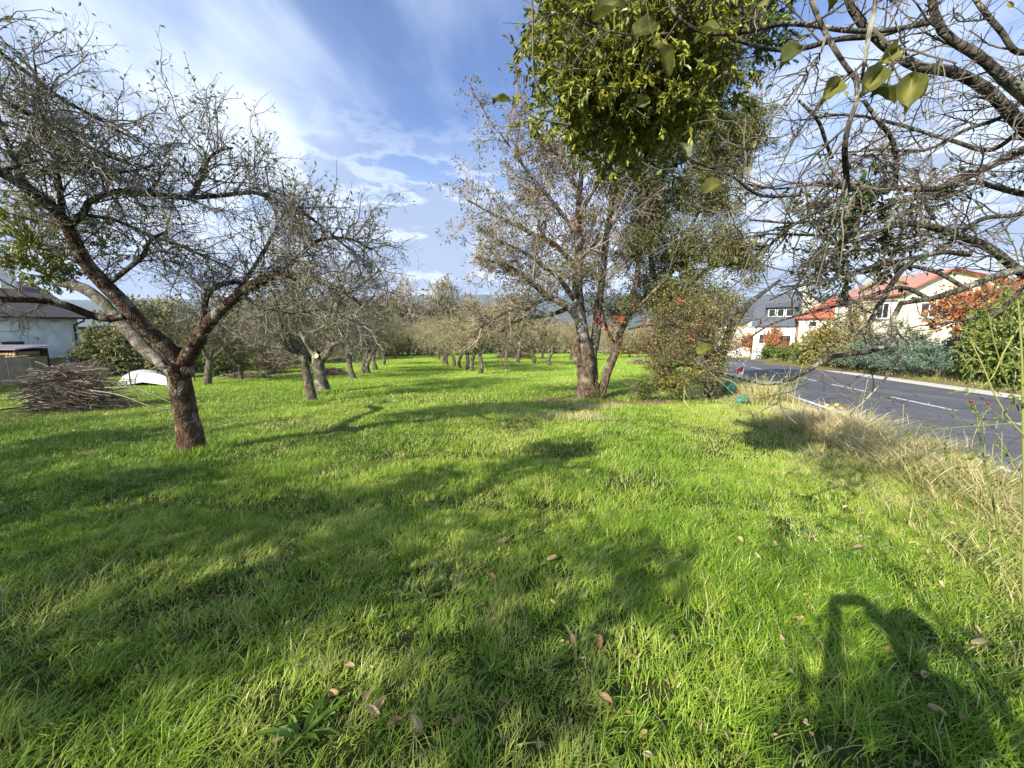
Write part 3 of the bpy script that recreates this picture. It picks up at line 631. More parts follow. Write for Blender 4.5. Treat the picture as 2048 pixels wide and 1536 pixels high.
# ------------------------------------------------------------ right apple tree over the photographer
rR = np.random.default_rng(5)
fork = np.array((4.3, 2.5, 1.75))
RL = [
 [(2330, 640, 2.7, 18), (2150, 590, 2.5, 15), (2048, 548, 2.4, 13), (1985, 500, 2.3, 11), (1900, 465, 2.25, 9), (1820, 446, 2.2, 8), (1770, 455, 2.2, 6), (1700, 500, 2.2, 4), (1620, 560, 2.2, 2.5), (1540, 600, 2.2, 1.5)],
 [(2330, 260, 2.5, 17), (2150, 250, 2.3, 13), (2048, 300, 2.2, 11), (1960, 342, 2.1, 9), (1900, 370, 2.1, 8), (1850, 379, 2.1, 7), (1780, 375, 2.1, 6.5), (1700, 378, 2.1, 6), (1640, 365, 2.05, 4), (1560, 378, 2.0, 2.5), (1480, 365, 2, 1.5)],
 [(2250, 420, 2.6, 9), (2048, 388, 2.5, 8), (1950, 365, 2.4, 6), (1890, 380, 2.4, 6), (1800, 402, 2.3, 5), (1700, 432, 2.2, 4), (1600, 446, 2.2, 3), (1500, 440, 2.2, 2)],
 [(2330, 560, 2.5, 14), (2150, 520, 2.2, 12), (2060, 535, 2.05, 10), (1990, 553, 2.0, 9), (1930, 576, 1.97, 8), (1860, 598, 1.95, 7), (1800, 608, 1.93, 6), (1786, 640, 1.92, 6), (1788, 672, 1.92, 6), (1768, 695, 1.9, 6.5), (1720, 706, 1.9, 6), (1665, 713, 1.9, 6), (1625, 735, 1.9, 5.5), (1590, 755, 1.88, 4.5), (1540, 768, 1.85, 4), (1490, 760, 1.85, 3), (1430, 742, 1.85, 2)],
 [(2330, 380, 2.6, 20), (2150, 280, 2.1, 18), (2048, 190, 1.95, 16), (2000, 150, 1.9, 14), (1960, 114, 1.9, 12), (1905, 80, 1.9, 11), (1872, 35, 1.9, 10), (1850, -80, 1.9, 9), (1800, -220, 1.9, 6)],
 [(2330, 420, 2.6, 20), (2150, 330, 2.4, 19), (2048, 255, 2.3, 17), (1975, 180, 2.25, 14), (1900, 142, 2.2, 13), (1840, 135, 2.2, 12), (1790, 105, 2.2, 11), (1745, 70, 2.2, 9), (1700, 10, 2.2, 8), (1670, -120, 2.2, 6)],
 [(1862, 45, 1.9, 6), (1780, 60, 1.85, 6), (1700, 62, 1.8, 6), (1620, 50, 1.78, 6), (1560, 48, 1.75, 5.5), (1500, 62, 1.72, 5.5), (1430, 68, 1.7, 5), (1385, 55, 1.7, 4.5), (1345, 20, 1.7, 3.5), (1320, -60, 1.7, 2)],
 [(1872, 35, 1.9, 5), (1760, 70, 1.95, 6), (1680, 78, 1.95, 6.5), (1600, 98, 1.95, 6), (1540, 98, 1.9, 5), (1480, 82, 1.85, 4.5), (1410, 60, 1.8, 4), (1300, 70, 1.75, 2.5), (1200, 58, 1.75, 2), (1120, 10, 1.7, 1.5)],
 [(1600, -80, 1.5, 5.5), (1630, 20, 1.5, 5.5), (1660, 82, 1.5, 5.5), (1690, 130, 1.5, 5.5), (1712, 160, 1.5, 6), (1714, 200, 1.5, 6), (1700, 240, 1.5, 6), (1690, 290, 1.52, 6), (1692, 340, 1.6, 6.5), (1696, 380, 1.7, 6)],
 [(1760, -80, 1.3, 6), (1750, 10, 1.3, 6), (1738, 70, 1.3, 5.5), (1730, 120, 1.3, 4.5), (1722, 165, 1.35, 3)],
 [(1727, 200, 1.9, 4.5), (1755, 240, 1.9, 5), (1782, 275, 1.95, 5.5), (1793, 320, 2.0, 6), (1790, 374, 2.05, 6)],
 [(1597, 200, 1.6, 3), (1635, 240, 1.6, 4), (1652, 285, 1.65, 4), (1664, 316, 1.7, 4)],
 [(2250, 20, 2.1, 9), (2060, 105, 2.0, 8), (2000, 60, 2.0, 7), (1940, -20, 2.0, 6), (1880, -140, 2.0, 4)],
 [(1810, 450, 2.2, 4.5), (1740, 460, 2.15, 4), (1640, 470, 2.1, 3), (1540, 468, 2.05, 2.5), (1460, 480, 2.0, 1.5)],
 [(1600, 390, 1.5, 4), (1520, 390, 1.45, 3.5), (1460, 350, 1.4, 3), (1390, 325, 1.4, 1.8)],
 [(1940, 508, 2.1, 7), (1880, 505, 2.05, 6), (1830, 520, 2.0, 6), (1800, 545, 2.0, 6), (1770, 590, 2.0, 6.5), (1750, 626, 2.0, 6.5), (1735, 656, 2.0, 5)],
 [(1860, 598, 1.95, 5), (1800, 575, 1.95, 5), (1720, 600, 1.9, 4), (1640, 620, 1.9, 3.2), (1540, 650, 1.9, 2.2), (1470, 700, 1.9, 1.5)],
 [(1930, 576, 1.97, 5.5), (1860, 540, 2.0, 5), (1760, 530, 2.0, 4), (1660, 560, 2.0, 3), (1560, 575, 2.0, 2)],
 [(2150, 330, 2.4, 9), (2060, 420, 2.3, 7), (1960, 440, 2.3, 6), (1880, 500, 2.3, 5), (1800, 520, 2.3, 3.5), (1700, 550, 2.3, 2.5)],
 [(2048, 255, 2.3, 7), (1980, 300, 2.5, 6), (1900, 280, 2.6, 5), (1800, 250, 2.7, 4), (1700, 230, 2.7, 3), (1600, 240, 2.7, 2)],
 [(2100, 150, 2.0, 7), (2010, 230, 2.2, 6), (1930, 260, 2.3, 5), (1850, 300, 2.4, 4), (1750, 300, 2.5, 3), (1640, 310, 2.5, 2)],
 [(2060, 560, 2.1, 5), (2000, 620, 2.1, 4.5), (1930, 640, 2.1, 3.5), (1860, 650, 2.1, 2.5)],
 [(1787, 672, 1.92, 4), (1800, 700, 1.9, 3.5), (1780, 745, 1.88, 2.5), (1740, 790, 1.86, 2), (1700, 830, 1.86, 1.2)],
 [(1700, 380, 2.1, 4), (1640, 420, 2.1, 3.5), (1560, 470, 2.1, 3), (1500, 540, 2.1, 2)],
]
def inv_px(p):   # a world point as (px,py,depth) so that limbs can start at the fork
    r = p - np.array((0, 0, CAMZ)); fw = r[1] * math.cos(PITCH) - r[2] * math.sin(PITCH); up = r[1] * math.sin(PITCH) + r[2] * math.cos(PITCH)
    return (1024 + F * r[0] / fw, 768 - F * up / fw, r[1])
fx, fy, fd = inv_px(fork)
for i_ in (0, 1, 3, 4, 5): RL[i_].insert(0, (fx, fy, fd, 40 if i_ > 3 else 30))
bR = np.array((4.15, 2.3, 0.0)); bR[2] = gz(bR[0], bR[1])
t_ = thing('apple_tree', bR, 'apple tree hanging bare lichened branches over the upper right, trunk outside the frame', 'tree')
a = Acc(); pts = resample([(*bR, .17), (*(bR * .6 + fork * .4 + (.05, 0, 0)), .15), (*(fork + (0, 0, .02)), .16)], 30); pts[:, 3] *= 1 + .4 * np.exp(-np.linspace(0, 1, 30) * 12)
tubes(a, pts[None, :, :3], pts[None, :, 3], 18, .5, .1); a.build('trunk', M['bark_rust'], t_, True)
rl = limbset(RL, 46); a = Acc(); tubes(a, *rl, 10, .5, .10); a.build('limbs', M['bark_limb'], t_, True)
lowi = [3, 15, 16, 17, 21, 22]; hi_ = [q for q in range(len(RL)) if q not in lowi]; host = (rl[0][hi_, 10:], rl[1][hi_, 10:]); hlow = (rl[0][lowi, 10:], rl[1][lowi, 10:])
s2 = spawn(host, 250, .36, rR, (30, 80), .0, 8, .15, (.05, 1), .0048, 0, tipr=.45)
s2l = spawn(hlow, 34, .26, rR, (30, 80), .25, 8, .22, (.05, 1), .0042, 0, tipr=.4); s2 = (np.concatenate([s2[0], s2l[0]]), np.concatenate([s2[1], s2l[1]]))
s3 = spawn(s2, 2100, .15, rR, (30, 80), .05, 6, .25, (.1, 1), .0027, 0, tipr=.55)
s4 = spawn(s3, 3200, .055, rR, (35, 85), .05, 3, .3, (.1, 1), .0019, 0, tipr=.8)
a = Acc(); tubes(a, *s2, 5); tubes(a, *s3, 4); tubes(a, *s4, 3); a.build('twigs', M['twig_mid'], t_)
a = Acc(); leaves_on(a, s3, 520, .034, .55, 'leaf', (.5, 1), rR); a.build('leaves', M['apple_leaf'], t_)
# the few big leaves hanging close to the camera: leaves of this tree
def bigleaf(px, py, d, lpx, ang, seed):
    r = np.random.default_rng(seed); c = P(px, py, d); L = lpx * d / F
    dv = np.array((math.cos(R_(ang)), .25, math.sin(R_(ang)))); nv = nrm(np.array((r.normal() * .7, -1, .5 + r.normal() * .6)))
    n_ = 9; t = np.linspace(0, 1, n_); wd = np.sin(np.pi * t ** .75) ** .9 * .27 * L * (1 + .12 * r.normal(size=9)); dv = nrm(dv); s_ = nrm(np.cross(nv, dv)); u_ = np.cross(dv, s_)
    a = Acc(); rows = []
    for j in range(-2, 3):
        w_ = j / 2; rows.append(c + dv * (t * L)[:, None] + s_ * (wd * w_)[:, None] + u_ * ((abs(w_) * .30 - .6 * (t - .5) ** 2 + .05 * np.sin(t * 8 + j * 1.3)) * L)[:, None])
    v = np.stack(rows, 1).reshape(-1, 3); i = (np.arange(n_ - 1)[:, None] * 5 + np.arange(4)[None]).ravel()
    a.add(v, np.stack([i, i + 1, i + 6, i + 5], -1), r.random(len(v)) * .35 + r.random() * .45)
    st = np.array([[c - dv * .02 * (3 - q) + np.array((0, 0, .004 * (3 - q) ** 2)) for q in range(4)]]); tubes(a, st, np.full((1, 4), .0012), 4, .9)
    a.build('leaf', M['near_leaf'], t_, True)
for j, q in enumerate([(1560, 135, 1.0, 62, 40), (1640, 205, 1.0, 60, 45), (1720, 195, .95, 75, 50), (1745, 185, .95, 62, -5), (1805, 165, 1.0, 55, -20), (1812, 225, .9, 78, 75), (1752, 130, 1.0, 55, 40), (1262, 80, 1.2, 60, 30), (1310, 85, 1.15, 60, -55), (1250, 5, 1.1, 62, 200), (1505, 20, 1.1, 50, 50), (1665, 15, 1.0, 60, 120), (1400, 395, 1.0, 55, 30), (1390, 712, .9, 45, 20), (1375, 320, 1.2, 35, 110), (1440, 62, 1.2, 36, 170), (985, 205, 1.9, 34, 15), (1270, 215, 1.6, 34, 30)]): bigleaf(*q, 60 + j)
# a thin hanging shoot with leaves at the left of the mistletoe
sh = limbset([[(1062, -60, 1.8, 2.6), (1066, 60, 1.8, 2.4), (1070, 160, 1.82, 2), (1110, 220, 1.9, 1.6)], [(1068, 120, 1.82, 1.5), (1040, 100, 1.8, 1), (1010, 70, 1.8, .8)], [(1140, 250, 1.9, 2.2), (1060, 230, 1.9, 1.8), (1040, 180, 1.9, 1.4), (1025, 110, 1.9, 1)]], 14)
a = Acc(); tubes(a, *sh, 5); a.build('shoot', M['twig_dark'], t_); a = Acc(); leaves_on(a, sh, 22, .032, .5, 'leaf', (.2, 1), rR); a.build('shoot_leaves', M['near_leaf'], t_)
mistletoe(1262, 90, 2.15, 188, 25000, .042, 'big yellow green mistletoe hanging at the top centre, left of the bare branches', squash=(1.0, .9, .95), seed=41, bright=.16)
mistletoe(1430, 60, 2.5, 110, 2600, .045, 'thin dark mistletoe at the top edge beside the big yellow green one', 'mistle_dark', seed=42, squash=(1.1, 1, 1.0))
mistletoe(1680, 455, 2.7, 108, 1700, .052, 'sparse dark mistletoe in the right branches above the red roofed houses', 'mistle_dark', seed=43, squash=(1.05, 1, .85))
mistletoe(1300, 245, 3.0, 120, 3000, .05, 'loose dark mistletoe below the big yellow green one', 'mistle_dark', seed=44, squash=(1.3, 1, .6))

# ------------------------------------------------------------ two trees behind the left apple tree
rT = np.random.default_rng(8)
def traced(name_loc, label, trunk, limbs, n2, n3, n4, L2, r2, bark, twig, leaf, nleaf, seed, sides=12, foot=1.4, group=None, leafL=.05, cat='tree', name='apple_tree', bump=.1, up=.08, extra=None, n2host=0):
    r = np.random.default_rng(seed); t = thing(name, name_loc, label, cat, group)
    a = Acc(); flare(a, trunk, 34, sides, bump, foot); ls = limbset(limbs, 26); tubes(a, *ls, max(8, sides - 4), .5, bump); a.build('trunk', M[bark], t, True)
    h = (ls[0][:, n2host:], ls[1][:, n2host:])
    s2 = spawn(h, n2, L2, r, (30, 75), up, 7, .2, (.12, 1), r2, 0)
    s3 = spawn(s2, n3, L2 * .5, r, (30, 75), up, 5, .25, (.1, 1), r2 * .55, 0, tipr=.6); s4 = spawn(s3, n4, L2 * .22, r, (35, 80), up, 3, .3, (.1, 1), r2 * .38, 0, tipr=.8)
    a = Acc(); tubes(a, *s2, 4); tubes(a, *s3, 3); tubes(a, *s4, 3); a.build('twigs', M[twig], t)
    if nleaf:
        a = Acc(); leaves_on(a, s4, nleaf, leafL, .55, 'diamond', (.2, 1), r); a.build('leaves', M[leaf], t)
    return t
traced(G(625, 808), 'slim apple tree with a curved leaning trunk, just left of the sawn thick trunk', [(628, 812, 10.2, 11), (618, 770, 10.2, 10), (612, 740, 10.2, 9), (606, 715, 10.2, 9), (596, 695, 10.2, 8)],
  [[(598, 700, 10.2, 8), (580, 680, 10.1, 7), (560, 658, 10.0, 6), (530, 640, 9.9, 4), (500, 628, 9.8, 3), (460, 600, 9.7, 2)], [(590, 688, 10.2, 6), (560, 670, 10.3, 4), (535, 672, 10.4, 2)], [(600, 705, 10.2, 5), (580, 700, 10, 5), (568, 680, 9.9, 4), (550, 600, 9.8, 3), (520, 540, 9.7, 2)], [(560, 658, 10, 4), (570, 610, 10, 3.5), (590, 560, 10, 3), (620, 520, 10, 2)]],
  60, 500, 1800, .95, .012, 'bark_far', 'twig_grey', 'apple_leaf', 900, 81)
t3 = traced(G(645, 785), 'thick pale apple tree with a freshly sawn limb stub on the left of its fork', [(647, 787, 12.4, 15), (642, 760, 12.4, 12.5), (638, 735, 12.4, 12), (636, 715, 12.4, 12), (640, 708, 12.4, 10)],
  [[(645, 715, 12.4, 9), (658, 700, 12.3, 8), (665, 670, 12.3, 7), (670, 630, 12.3, 6), (676, 600, 12.3, 5), (680, 560, 12.3, 3)], [(662, 690, 12.3, 6), (685, 678, 12.2, 5), (695, 650, 12.2, 4), (720, 620, 12.2, 3), (750, 590, 12.2, 2)], [(636, 715, 12.4, 5), (620, 700, 12.5, 4), (600, 660, 12.6, 3), (590, 600, 12.6, 2)], [(657, 685, 12.3, 6), (655, 668, 12.3, 5)], [(676, 600, 12.3, 4), (720, 570, 12.4, 3), (760, 540, 12.4, 2)], [(680, 600, 12.3, 3.5), (640, 560, 12.3, 3), (600, 530, 12.3, 2)]],
  90, 900, 2800, 1.05, .012, 'bark_pale', 'twig_dark', 'apple_leaf', 1800, 82, sides=14, up=-.05)
a = Acc(); cap(a, P(634, 712, 12.25), (-.25, -1, .3), .075, 14, .03); a.build('sawn_stub', M['cut_wood'], t3)
mistletoe(655, 645, 12.0, 16, 260, .07, 'tiny bright mistletoe on the thick pale apple tree', seed=45, bright=.1)

# ------------------------------------------------------------ pear tree in the middle with its neighbours
PL = [
 [(1172, 700, 10.8, 13), (1164, 660, 10.8, 12), (1158, 620, 10.8, 11), (1154, 570, 10.8, 10), (1158, 520, 10.8, 9), (1155, 450, 10.8, 7.5), (1160, 380, 10.8, 6), (1166, 310, 10.8, 4.5), (1170, 230, 10.8, 2.5)],
 [(1182, 705, 10.9, 11), (1192, 670, 11, 9), (1196, 620, 11.1, 8), (1205, 560, 11.2, 7), (1212, 480, 11.3, 6), (1225, 400, 11.3, 4.5), (1235, 320, 11.4, 3)],
 [(1160, 640, 10.8, 9), (1135, 612, 10.7, 7.5), (1095, 592, 10.5, 6.5), (1060, 562, 10.4, 5), (1020, 535, 10.3, 4), (975, 520, 10.2, 2)],
 [(1150, 600, 10.8, 6), (1120, 560, 10.6, 5), (1085, 530, 10.5, 4), (1040, 500, 10.4, 3), (990, 480, 10.3, 2)],
 [(1156, 540, 10.8, 6), (1110, 490, 10.9, 5), (1050, 460, 11, 4), (990, 430, 11.1, 3), (935, 400, 11.1, 1.5)],
 [(1156, 470, 10.8, 5), (1110, 410, 10.7, 4), (1060, 350, 10.6, 3), (1010, 280, 10.6, 2)],
 [(1160, 390, 10.8, 4), (1120, 320, 10.9, 3), (1080, 260, 11, 2)],
 [(1105, 590, 10.5, 4), (1060, 612, 10.3, 3.5), (1010, 625, 10.2, 3), (955, 660, 10.1, 1.5)],
 [(1150, 610, 10.8, 5), (1100, 630, 10.9, 4), (1040, 640, 11, 3), (1000, 665, 11, 1.5)],
 [(1158, 430, 10.8, 5), (1200, 360, 10.6, 4), (1240, 300, 10.5, 4), (1280, 250, 10.4, 3)],
 [(1157, 520, 10.8, 4), (1200, 480, 10.9, 3.5), (1240, 430, 11, 2.5)],
]
pear = thing('pear_tree', G(1172, 798), 'large grey barked pear tree with twisted double trunk in the middle of the meadow', 'tree')
rp = np.random.default_rng(91)
a = Acc(); flare(a, [(1170, 806, 10.8, 23), (1172, 770, 10.8, 18), (1172, 740, 10.8, 17), (1172, 710, 10.8, 16), (1170, 685, 10.8, 14)], 40, 20, .16, 1.25)
flare(a, [(1186, 800, 10.9, 11), (1187, 760, 10.9, 10), (1183, 720, 10.9, 11), (1184, 690, 10.9, 10)], 30, 14, .15, 1.3)
flare(a, [(1160, 730, 10.75, 9), (1152, 700, 10.75, 9), (1158, 670, 10.75, 8)], 20, 10, .15, 1.0)
a.build('trunk', M['bark_pear'], pear, True)
pls = limbset(PL, 28); a = Acc(); tubes(a, *pls, 10, .5, .12); a.build('limbs', M['bark_limb'], pear, True)
s2 = spawn(pls, 330, 1.1, rp, (30, 75), .12, 7, .18, (.2, 1), .016, 0); s3 = spawn(s2, 2000, .5, rp, (30, 70), .12, 5, .22, (.1, 1), .008, 0, tipr=.6); s4 = spawn(s3, 5500, .22, rp, (35, 75), .12, 3, .25, (.1, 1), .006, 0, tipr=.7)
a = Acc(); tubes(a, *s2, 4); tubes(a, *s3, 3); tubes(a, *s4, 3); a.build('twigs', M['twig_pink'], pear)
a = Acc(); leaves_on(a, s4, 34000, .062, .6, 'diamond', (.2, 1), rp, off=.5); a.build('leaves', M['pear_leaf'], pear)
a = Acc(); redc = [(1130, 340, 10.6, 55), (1150, 420, 10.4, 40), (1060, 400, 10.6, 30), (1110, 470, 10.5, 40)]
for q in redc:
    br, tw = cloudtwigs(P(*q[:3]), np.array((1, .8, 1)) * q[3] * 10.6 / F, 14, 8, .22, rp, .005); leaves_on(a, tw, 480, .05, .6, 'diamond', (0, 1), rp)
a.build('reddish_leaves', M['redbrown_leaf'], pear)
def leafy(name, loc, label, cat, trunk, limbs, clouds, leafmt, seed, leafL=.05, nl=2600, bark='bark_far', twig='twig_dark', dens=2.6, group=None, extra=()):
    r = np.random.default_rng(seed); t = thing(name, loc, label, cat, group)
    a = Acc(); [flare(a, q, 26, 12, .12, 1.3) for q in trunk]
    ls = limbset(limbs, 22); tubes(a, *ls, 8, .5, .1); a.build('trunk', M[bark], t, True)
    a, b = Acc(), Acc()
    for (px, py, d, rx, rz_) in clouds:
        rad = np.array((rx, (rx + rz_) * .42, rz_)) * d / F; area = rx * rz_ / 4000.
        br, tw = cloudtwigs(P(px, py, d), rad, max(10, int(55 * area)), 10, .34, r, .006, 4, .1, .5, .16, .22, .014); tubes(a, *br, 4); tubes(a, *tw, 3)
        leaves_on(b, tw, int(nl * area * dens), leafL, .62, 'diamond', (0, 1), r, None, .25, off=.8)
    a.build('twigs', M[twig], t); b.build('leaves', M[leafmt], t)
    for (mt, nm, cl, n_) in extra:
        a = Acc()
        for (px, py, d, rr) in cl:
            br, tw = cloudtwigs(P(px, py, d), np.array((1, .8, .8)) * rr * d / F, 6, 6, .2, r); leaves_on(a, tw, n_, leafL * 1.15, .7, 'diamond', (0, 1), r, None, .3)
        a.build(nm, M[mt], t)
    return t
leafy('plum_tree', G(1197, 800), 'slender leaning tree growing right beside the pear tree trunk', 'tree',
  [[(1195, 800, 10.95, 10), (1207, 770, 11, 9.5), (1217, 738, 11.05, 9), (1232, 700, 11.1, 8), (1240, 665, 11.2, 7)]],
  [[(1240, 670, 11.2, 6), (1262, 610, 11.3, 5.5), (1278, 520, 11.4, 5), (1284, 420, 11.4, 4), (1292, 310, 11.5, 2.5)], [(1236, 690, 11.1, 4), (1215, 660, 11, 3), (1200, 600, 11, 2)], [(1250, 640, 11.2, 4), (1290, 600, 11.2, 3), (1330, 560, 11.2, 2)], [(1280, 480, 11.4, 3), (1310, 400, 11.4, 2.5), (1330, 300, 11.4, 2)]],
  [(1285, 330, 11.5, 55, 80), (1265, 500, 11.4, 45, 60), (1230, 620, 11.1, 45, 28)], 'thorn_leaf', 101, .058, 2300, 'bark_pear', extra=[('red_leaf', 'red_leaves', [(1215, 655, 10.9, 22), (1195, 632, 10.9, 12), (1240, 640, 10.9, 12)], 130), ('ochre_bush', 'ochre_leaves', [(1235, 690, 10.9, 20)], 120)])
leafy('wild_pear_tree', G(1330, 775), 'tall leafy green tree behind and right of the pear tree', 'tree',
  [[(1330, 775, 12.4, 9), (1328, 720, 12.4, 8), (1322, 650, 12.4, 7.5), (1318, 580, 12.4, 7)]],
  [[(1318, 600, 12.4, 6), (1300, 500, 12.5, 5), (1310, 400, 12.5, 4), (1330, 280, 12.6, 3), (1350, 180, 12.6, 2)], [(1320, 600, 12.4, 5), (1370, 480, 12.3, 4), (1420, 380, 12.2, 3), (1460, 300, 12.2, 2)], [(1322, 640, 12.4, 5), (1390, 560, 12.2, 4), (1450, 510, 12.1, 3)]],
  [(1400, 230, 12.6, 85, 60), (1455, 300, 12.4, 80, 70), (1330, 250, 12.6, 60, 70), (1370, 370, 12.4, 60, 60), (1440, 400, 12.3, 60, 35), (1350, 500, 12.2, 70, 55), (1440, 490, 12.2, 75, 45), (1290, 420, 12.4, 50, 80), (1400, 110, 12.6, 95, 75), (1290, 180, 12.6, 80, 80), (1500, 250, 12.4, 50, 45), (1370, 590, 12.0, 90, 55), (1500, 520, 12.2, 45, 40), (1300, 590, 12.1, 45, 45)], 'thorn_leaf', 102, .062, 4300, 'bark_far')
leafy('hawthorn', G(1425, 792), 'hawthorn with green, yellow and orange leaves drooping beside the road sign', 'tree',
  [[(1422, 795, 11.0, 12), (1420, 760, 11, 11), (1424, 720, 11, 9)], [(1428, 770, 11.0, 8), (1442, 720, 11, 8), (1462, 660, 11, 9), (1490, 615, 11, 8), (1520, 590, 11, 5), (1560, 560, 11, 3)]],
  [[(1424, 725, 11, 7), (1400, 680, 11, 5), (1360, 650, 10.9, 4), (1300, 650, 10.8, 2.5), (1250, 660, 10.7, 1.5)], [(1424, 725, 11, 6), (1420, 650, 11, 5), (1400, 600, 11, 3)], [(1420, 740, 11, 5), (1370, 730, 10.8, 3.5), (1330, 740, 10.7, 2)], [(1462, 660, 11, 4), (1440, 630, 11, 3), (1430, 590, 11, 2)]],
  [(1370, 650, 10.9, 95, 55), (1420, 690, 10.9, 52, 60), (1340, 730, 10.6, 75, 35), (1440, 620, 11.1, 60, 35), (1370, 760, 10.4, 50, 18), (1408, 748, 10.8, 26, 30), (1290, 690, 10.7, 50, 30)], 'autumn_leaf', 103, .055, 1900, 'bark_limb', extra=[('red_leaf', 'orange_leaves', [(1345, 705, 10.4, 10), (1285, 645, 10.5, 12), (1300, 690, 10.5, 14), (1395, 655, 10.4, 12), (1465, 690, 10.5, 14), (1355, 600, 10.6, 10), (1370, 680, 10.4, 12)], 45), ('yellow_bush', 'yellow_leaves', [(1360, 755, 10.2, 40), (1330, 770, 10.2, 22)], 260)])
leafy('bramble', G(1290, 792), 'low bramble with small green leaves at the foot of the leaning tree', 'bush', [[(1290, 795, 10.5, 2), (1280, 780, 10.5, 2), (1265, 770, 10.5, 1.5)]], [[(1290, 795, 10.5, 2), (1310, 780, 10.5, 1.5), (1330, 778, 10.5, 1)], [(1290, 795, 10.5, 2), (1262, 775, 10.4, 1.5), (1240, 760, 10.4, 1)]], [(1280, 782, 10.4, 40, 10), (1300, 776, 10.4, 26, 9)], 'green_bush', 104, .05, 2600)
leafy('suckers', G(1190, 800), 'tuft of leafy suckers at the foot of the pear tree', 'bush', [[(1190, 808, 10.5, 1.5), (1192, 790, 10.5, 1.2), (1196, 770, 10.5, 1)]], [[(1190, 808, 10.5, 1.5), (1205, 790, 10.5, 1), (1212, 775, 10.5, 1)], [(1190, 808, 10.5, 1.5), (1178, 795, 10.4, 1), (1172, 785, 10.4, 1)]], [(1190, 795, 10.45, 26, 16)], 'yellow_bush', 105, .035, 2600)

# ------------------------------------------------------------ orchard trees: three models, copied down the rows
def orchard(seed, h=1.15, R1=2.1, H=3.4, nl=2200, leaf='olive_bush', twig='twig_olive', lean=.12, dens=1.0, r0=.12):
    r = np.random.default_rng(seed)
    t = local_thing('apple_tree', (0, 0, -50), 'orchard apple tree', 'tree')
    tip = np.array((r.normal() * lean, r.normal() * lean, h)); a = Acc()
    pts = resample([(0, 0, -.1, r0 * 1.3), (r.normal() * .04, r.normal() * .04, h * .4, r0), (*tip, r0 * .9)], 16); tubes(a, pts[None, :, :3], pts[None, :, 3], 10, .5, .1)
    L = []
    nb = r.integers(4, 6); ph = r.random() * 6
    for j in range(nb):
        an = ph + j * 6.283 / nb + r.normal() * .25; ra = R1 * r.uniform(.55, .85); up_ = (H - h) * r.uniform(.45, .8)
        e = tip + np.array((math.cos(an) * ra, math.sin(an) * ra, up_)); m_ = tip + np.array((math.cos(an) * ra * .45, math.sin(an) * ra * .45, up_ * .62)) + r.normal(size=3) * .1
        L.append(resample([(*(tip - (0, 0, .06)), r0 * .62), (*m_, r0 * .42), (*e, r0 * .12), (*(e + np.array((math.cos(an) * .4, math.sin(an) * .4, -.15))), .01)], 16))
    L = np.array(L); tubes(a, L[:, :, :3], L[:, :, 3], 7, .5, .1); a.build('trunk', M['bark_far'], t, True)
    hs = (L[:, 3:, :3], L[:, 3:, 3]); s2 = spawn(hs, int(75 * dens), 1.05, r, (30, 80), .05, 6, .2, (.05, 1), .02, -.03)
    s3 = spawn(s2, int(560 * dens), .55, r, (30, 80), .08, 4, .25, (.1, 1), .010, -.02, tipr=.6); s4 = spawn(s3, int(2100 * dens), .26, r, (30, 80), .05, 3, .3, (.1, 1), .0075, 0, tipr=.7)
    a = Acc(); tubes(a, *s2, 4); tubes(a, *s3, 3); tubes(a, *s4, 3); a.build('twigs', M[twig], t)
    a = Acc(); leaves_on(a, s4, nl, .055, .55, 'diamond', (0, 1), r); a.build('leaves', M[leaf], t)
    return t
protos = [orchard(201), orchard(202, 1.2, 2.3, 3.6, 2600), orchard(203, 1.0, 2.0, 3.2, 1900), orchard(204, .95, 1.9, 3.0, 4500, 'apple_leaf', 'twig_dark', .2, .9, .13), orchard(205, 1.3, 2.4, 3.9, 4500, 'olive_bush', 'twig_olive', .1, 1.3)]
used = set()
def put(i, loc, label, sc=1.0, rz=None, group='orchard apple trees standing in rows'):
    rz = random.random() * 6.28 if rz is None else rz; p = protos[i]
    if i in used: return dup(p, loc, rz, sc, label, group)
    used.add(i); p.location = [float(q) for q in loc]; p.rotation_euler = (0, 0, rz); p.scale = (sc,) * 3; p['label'] = label; p['group'] = group; return p
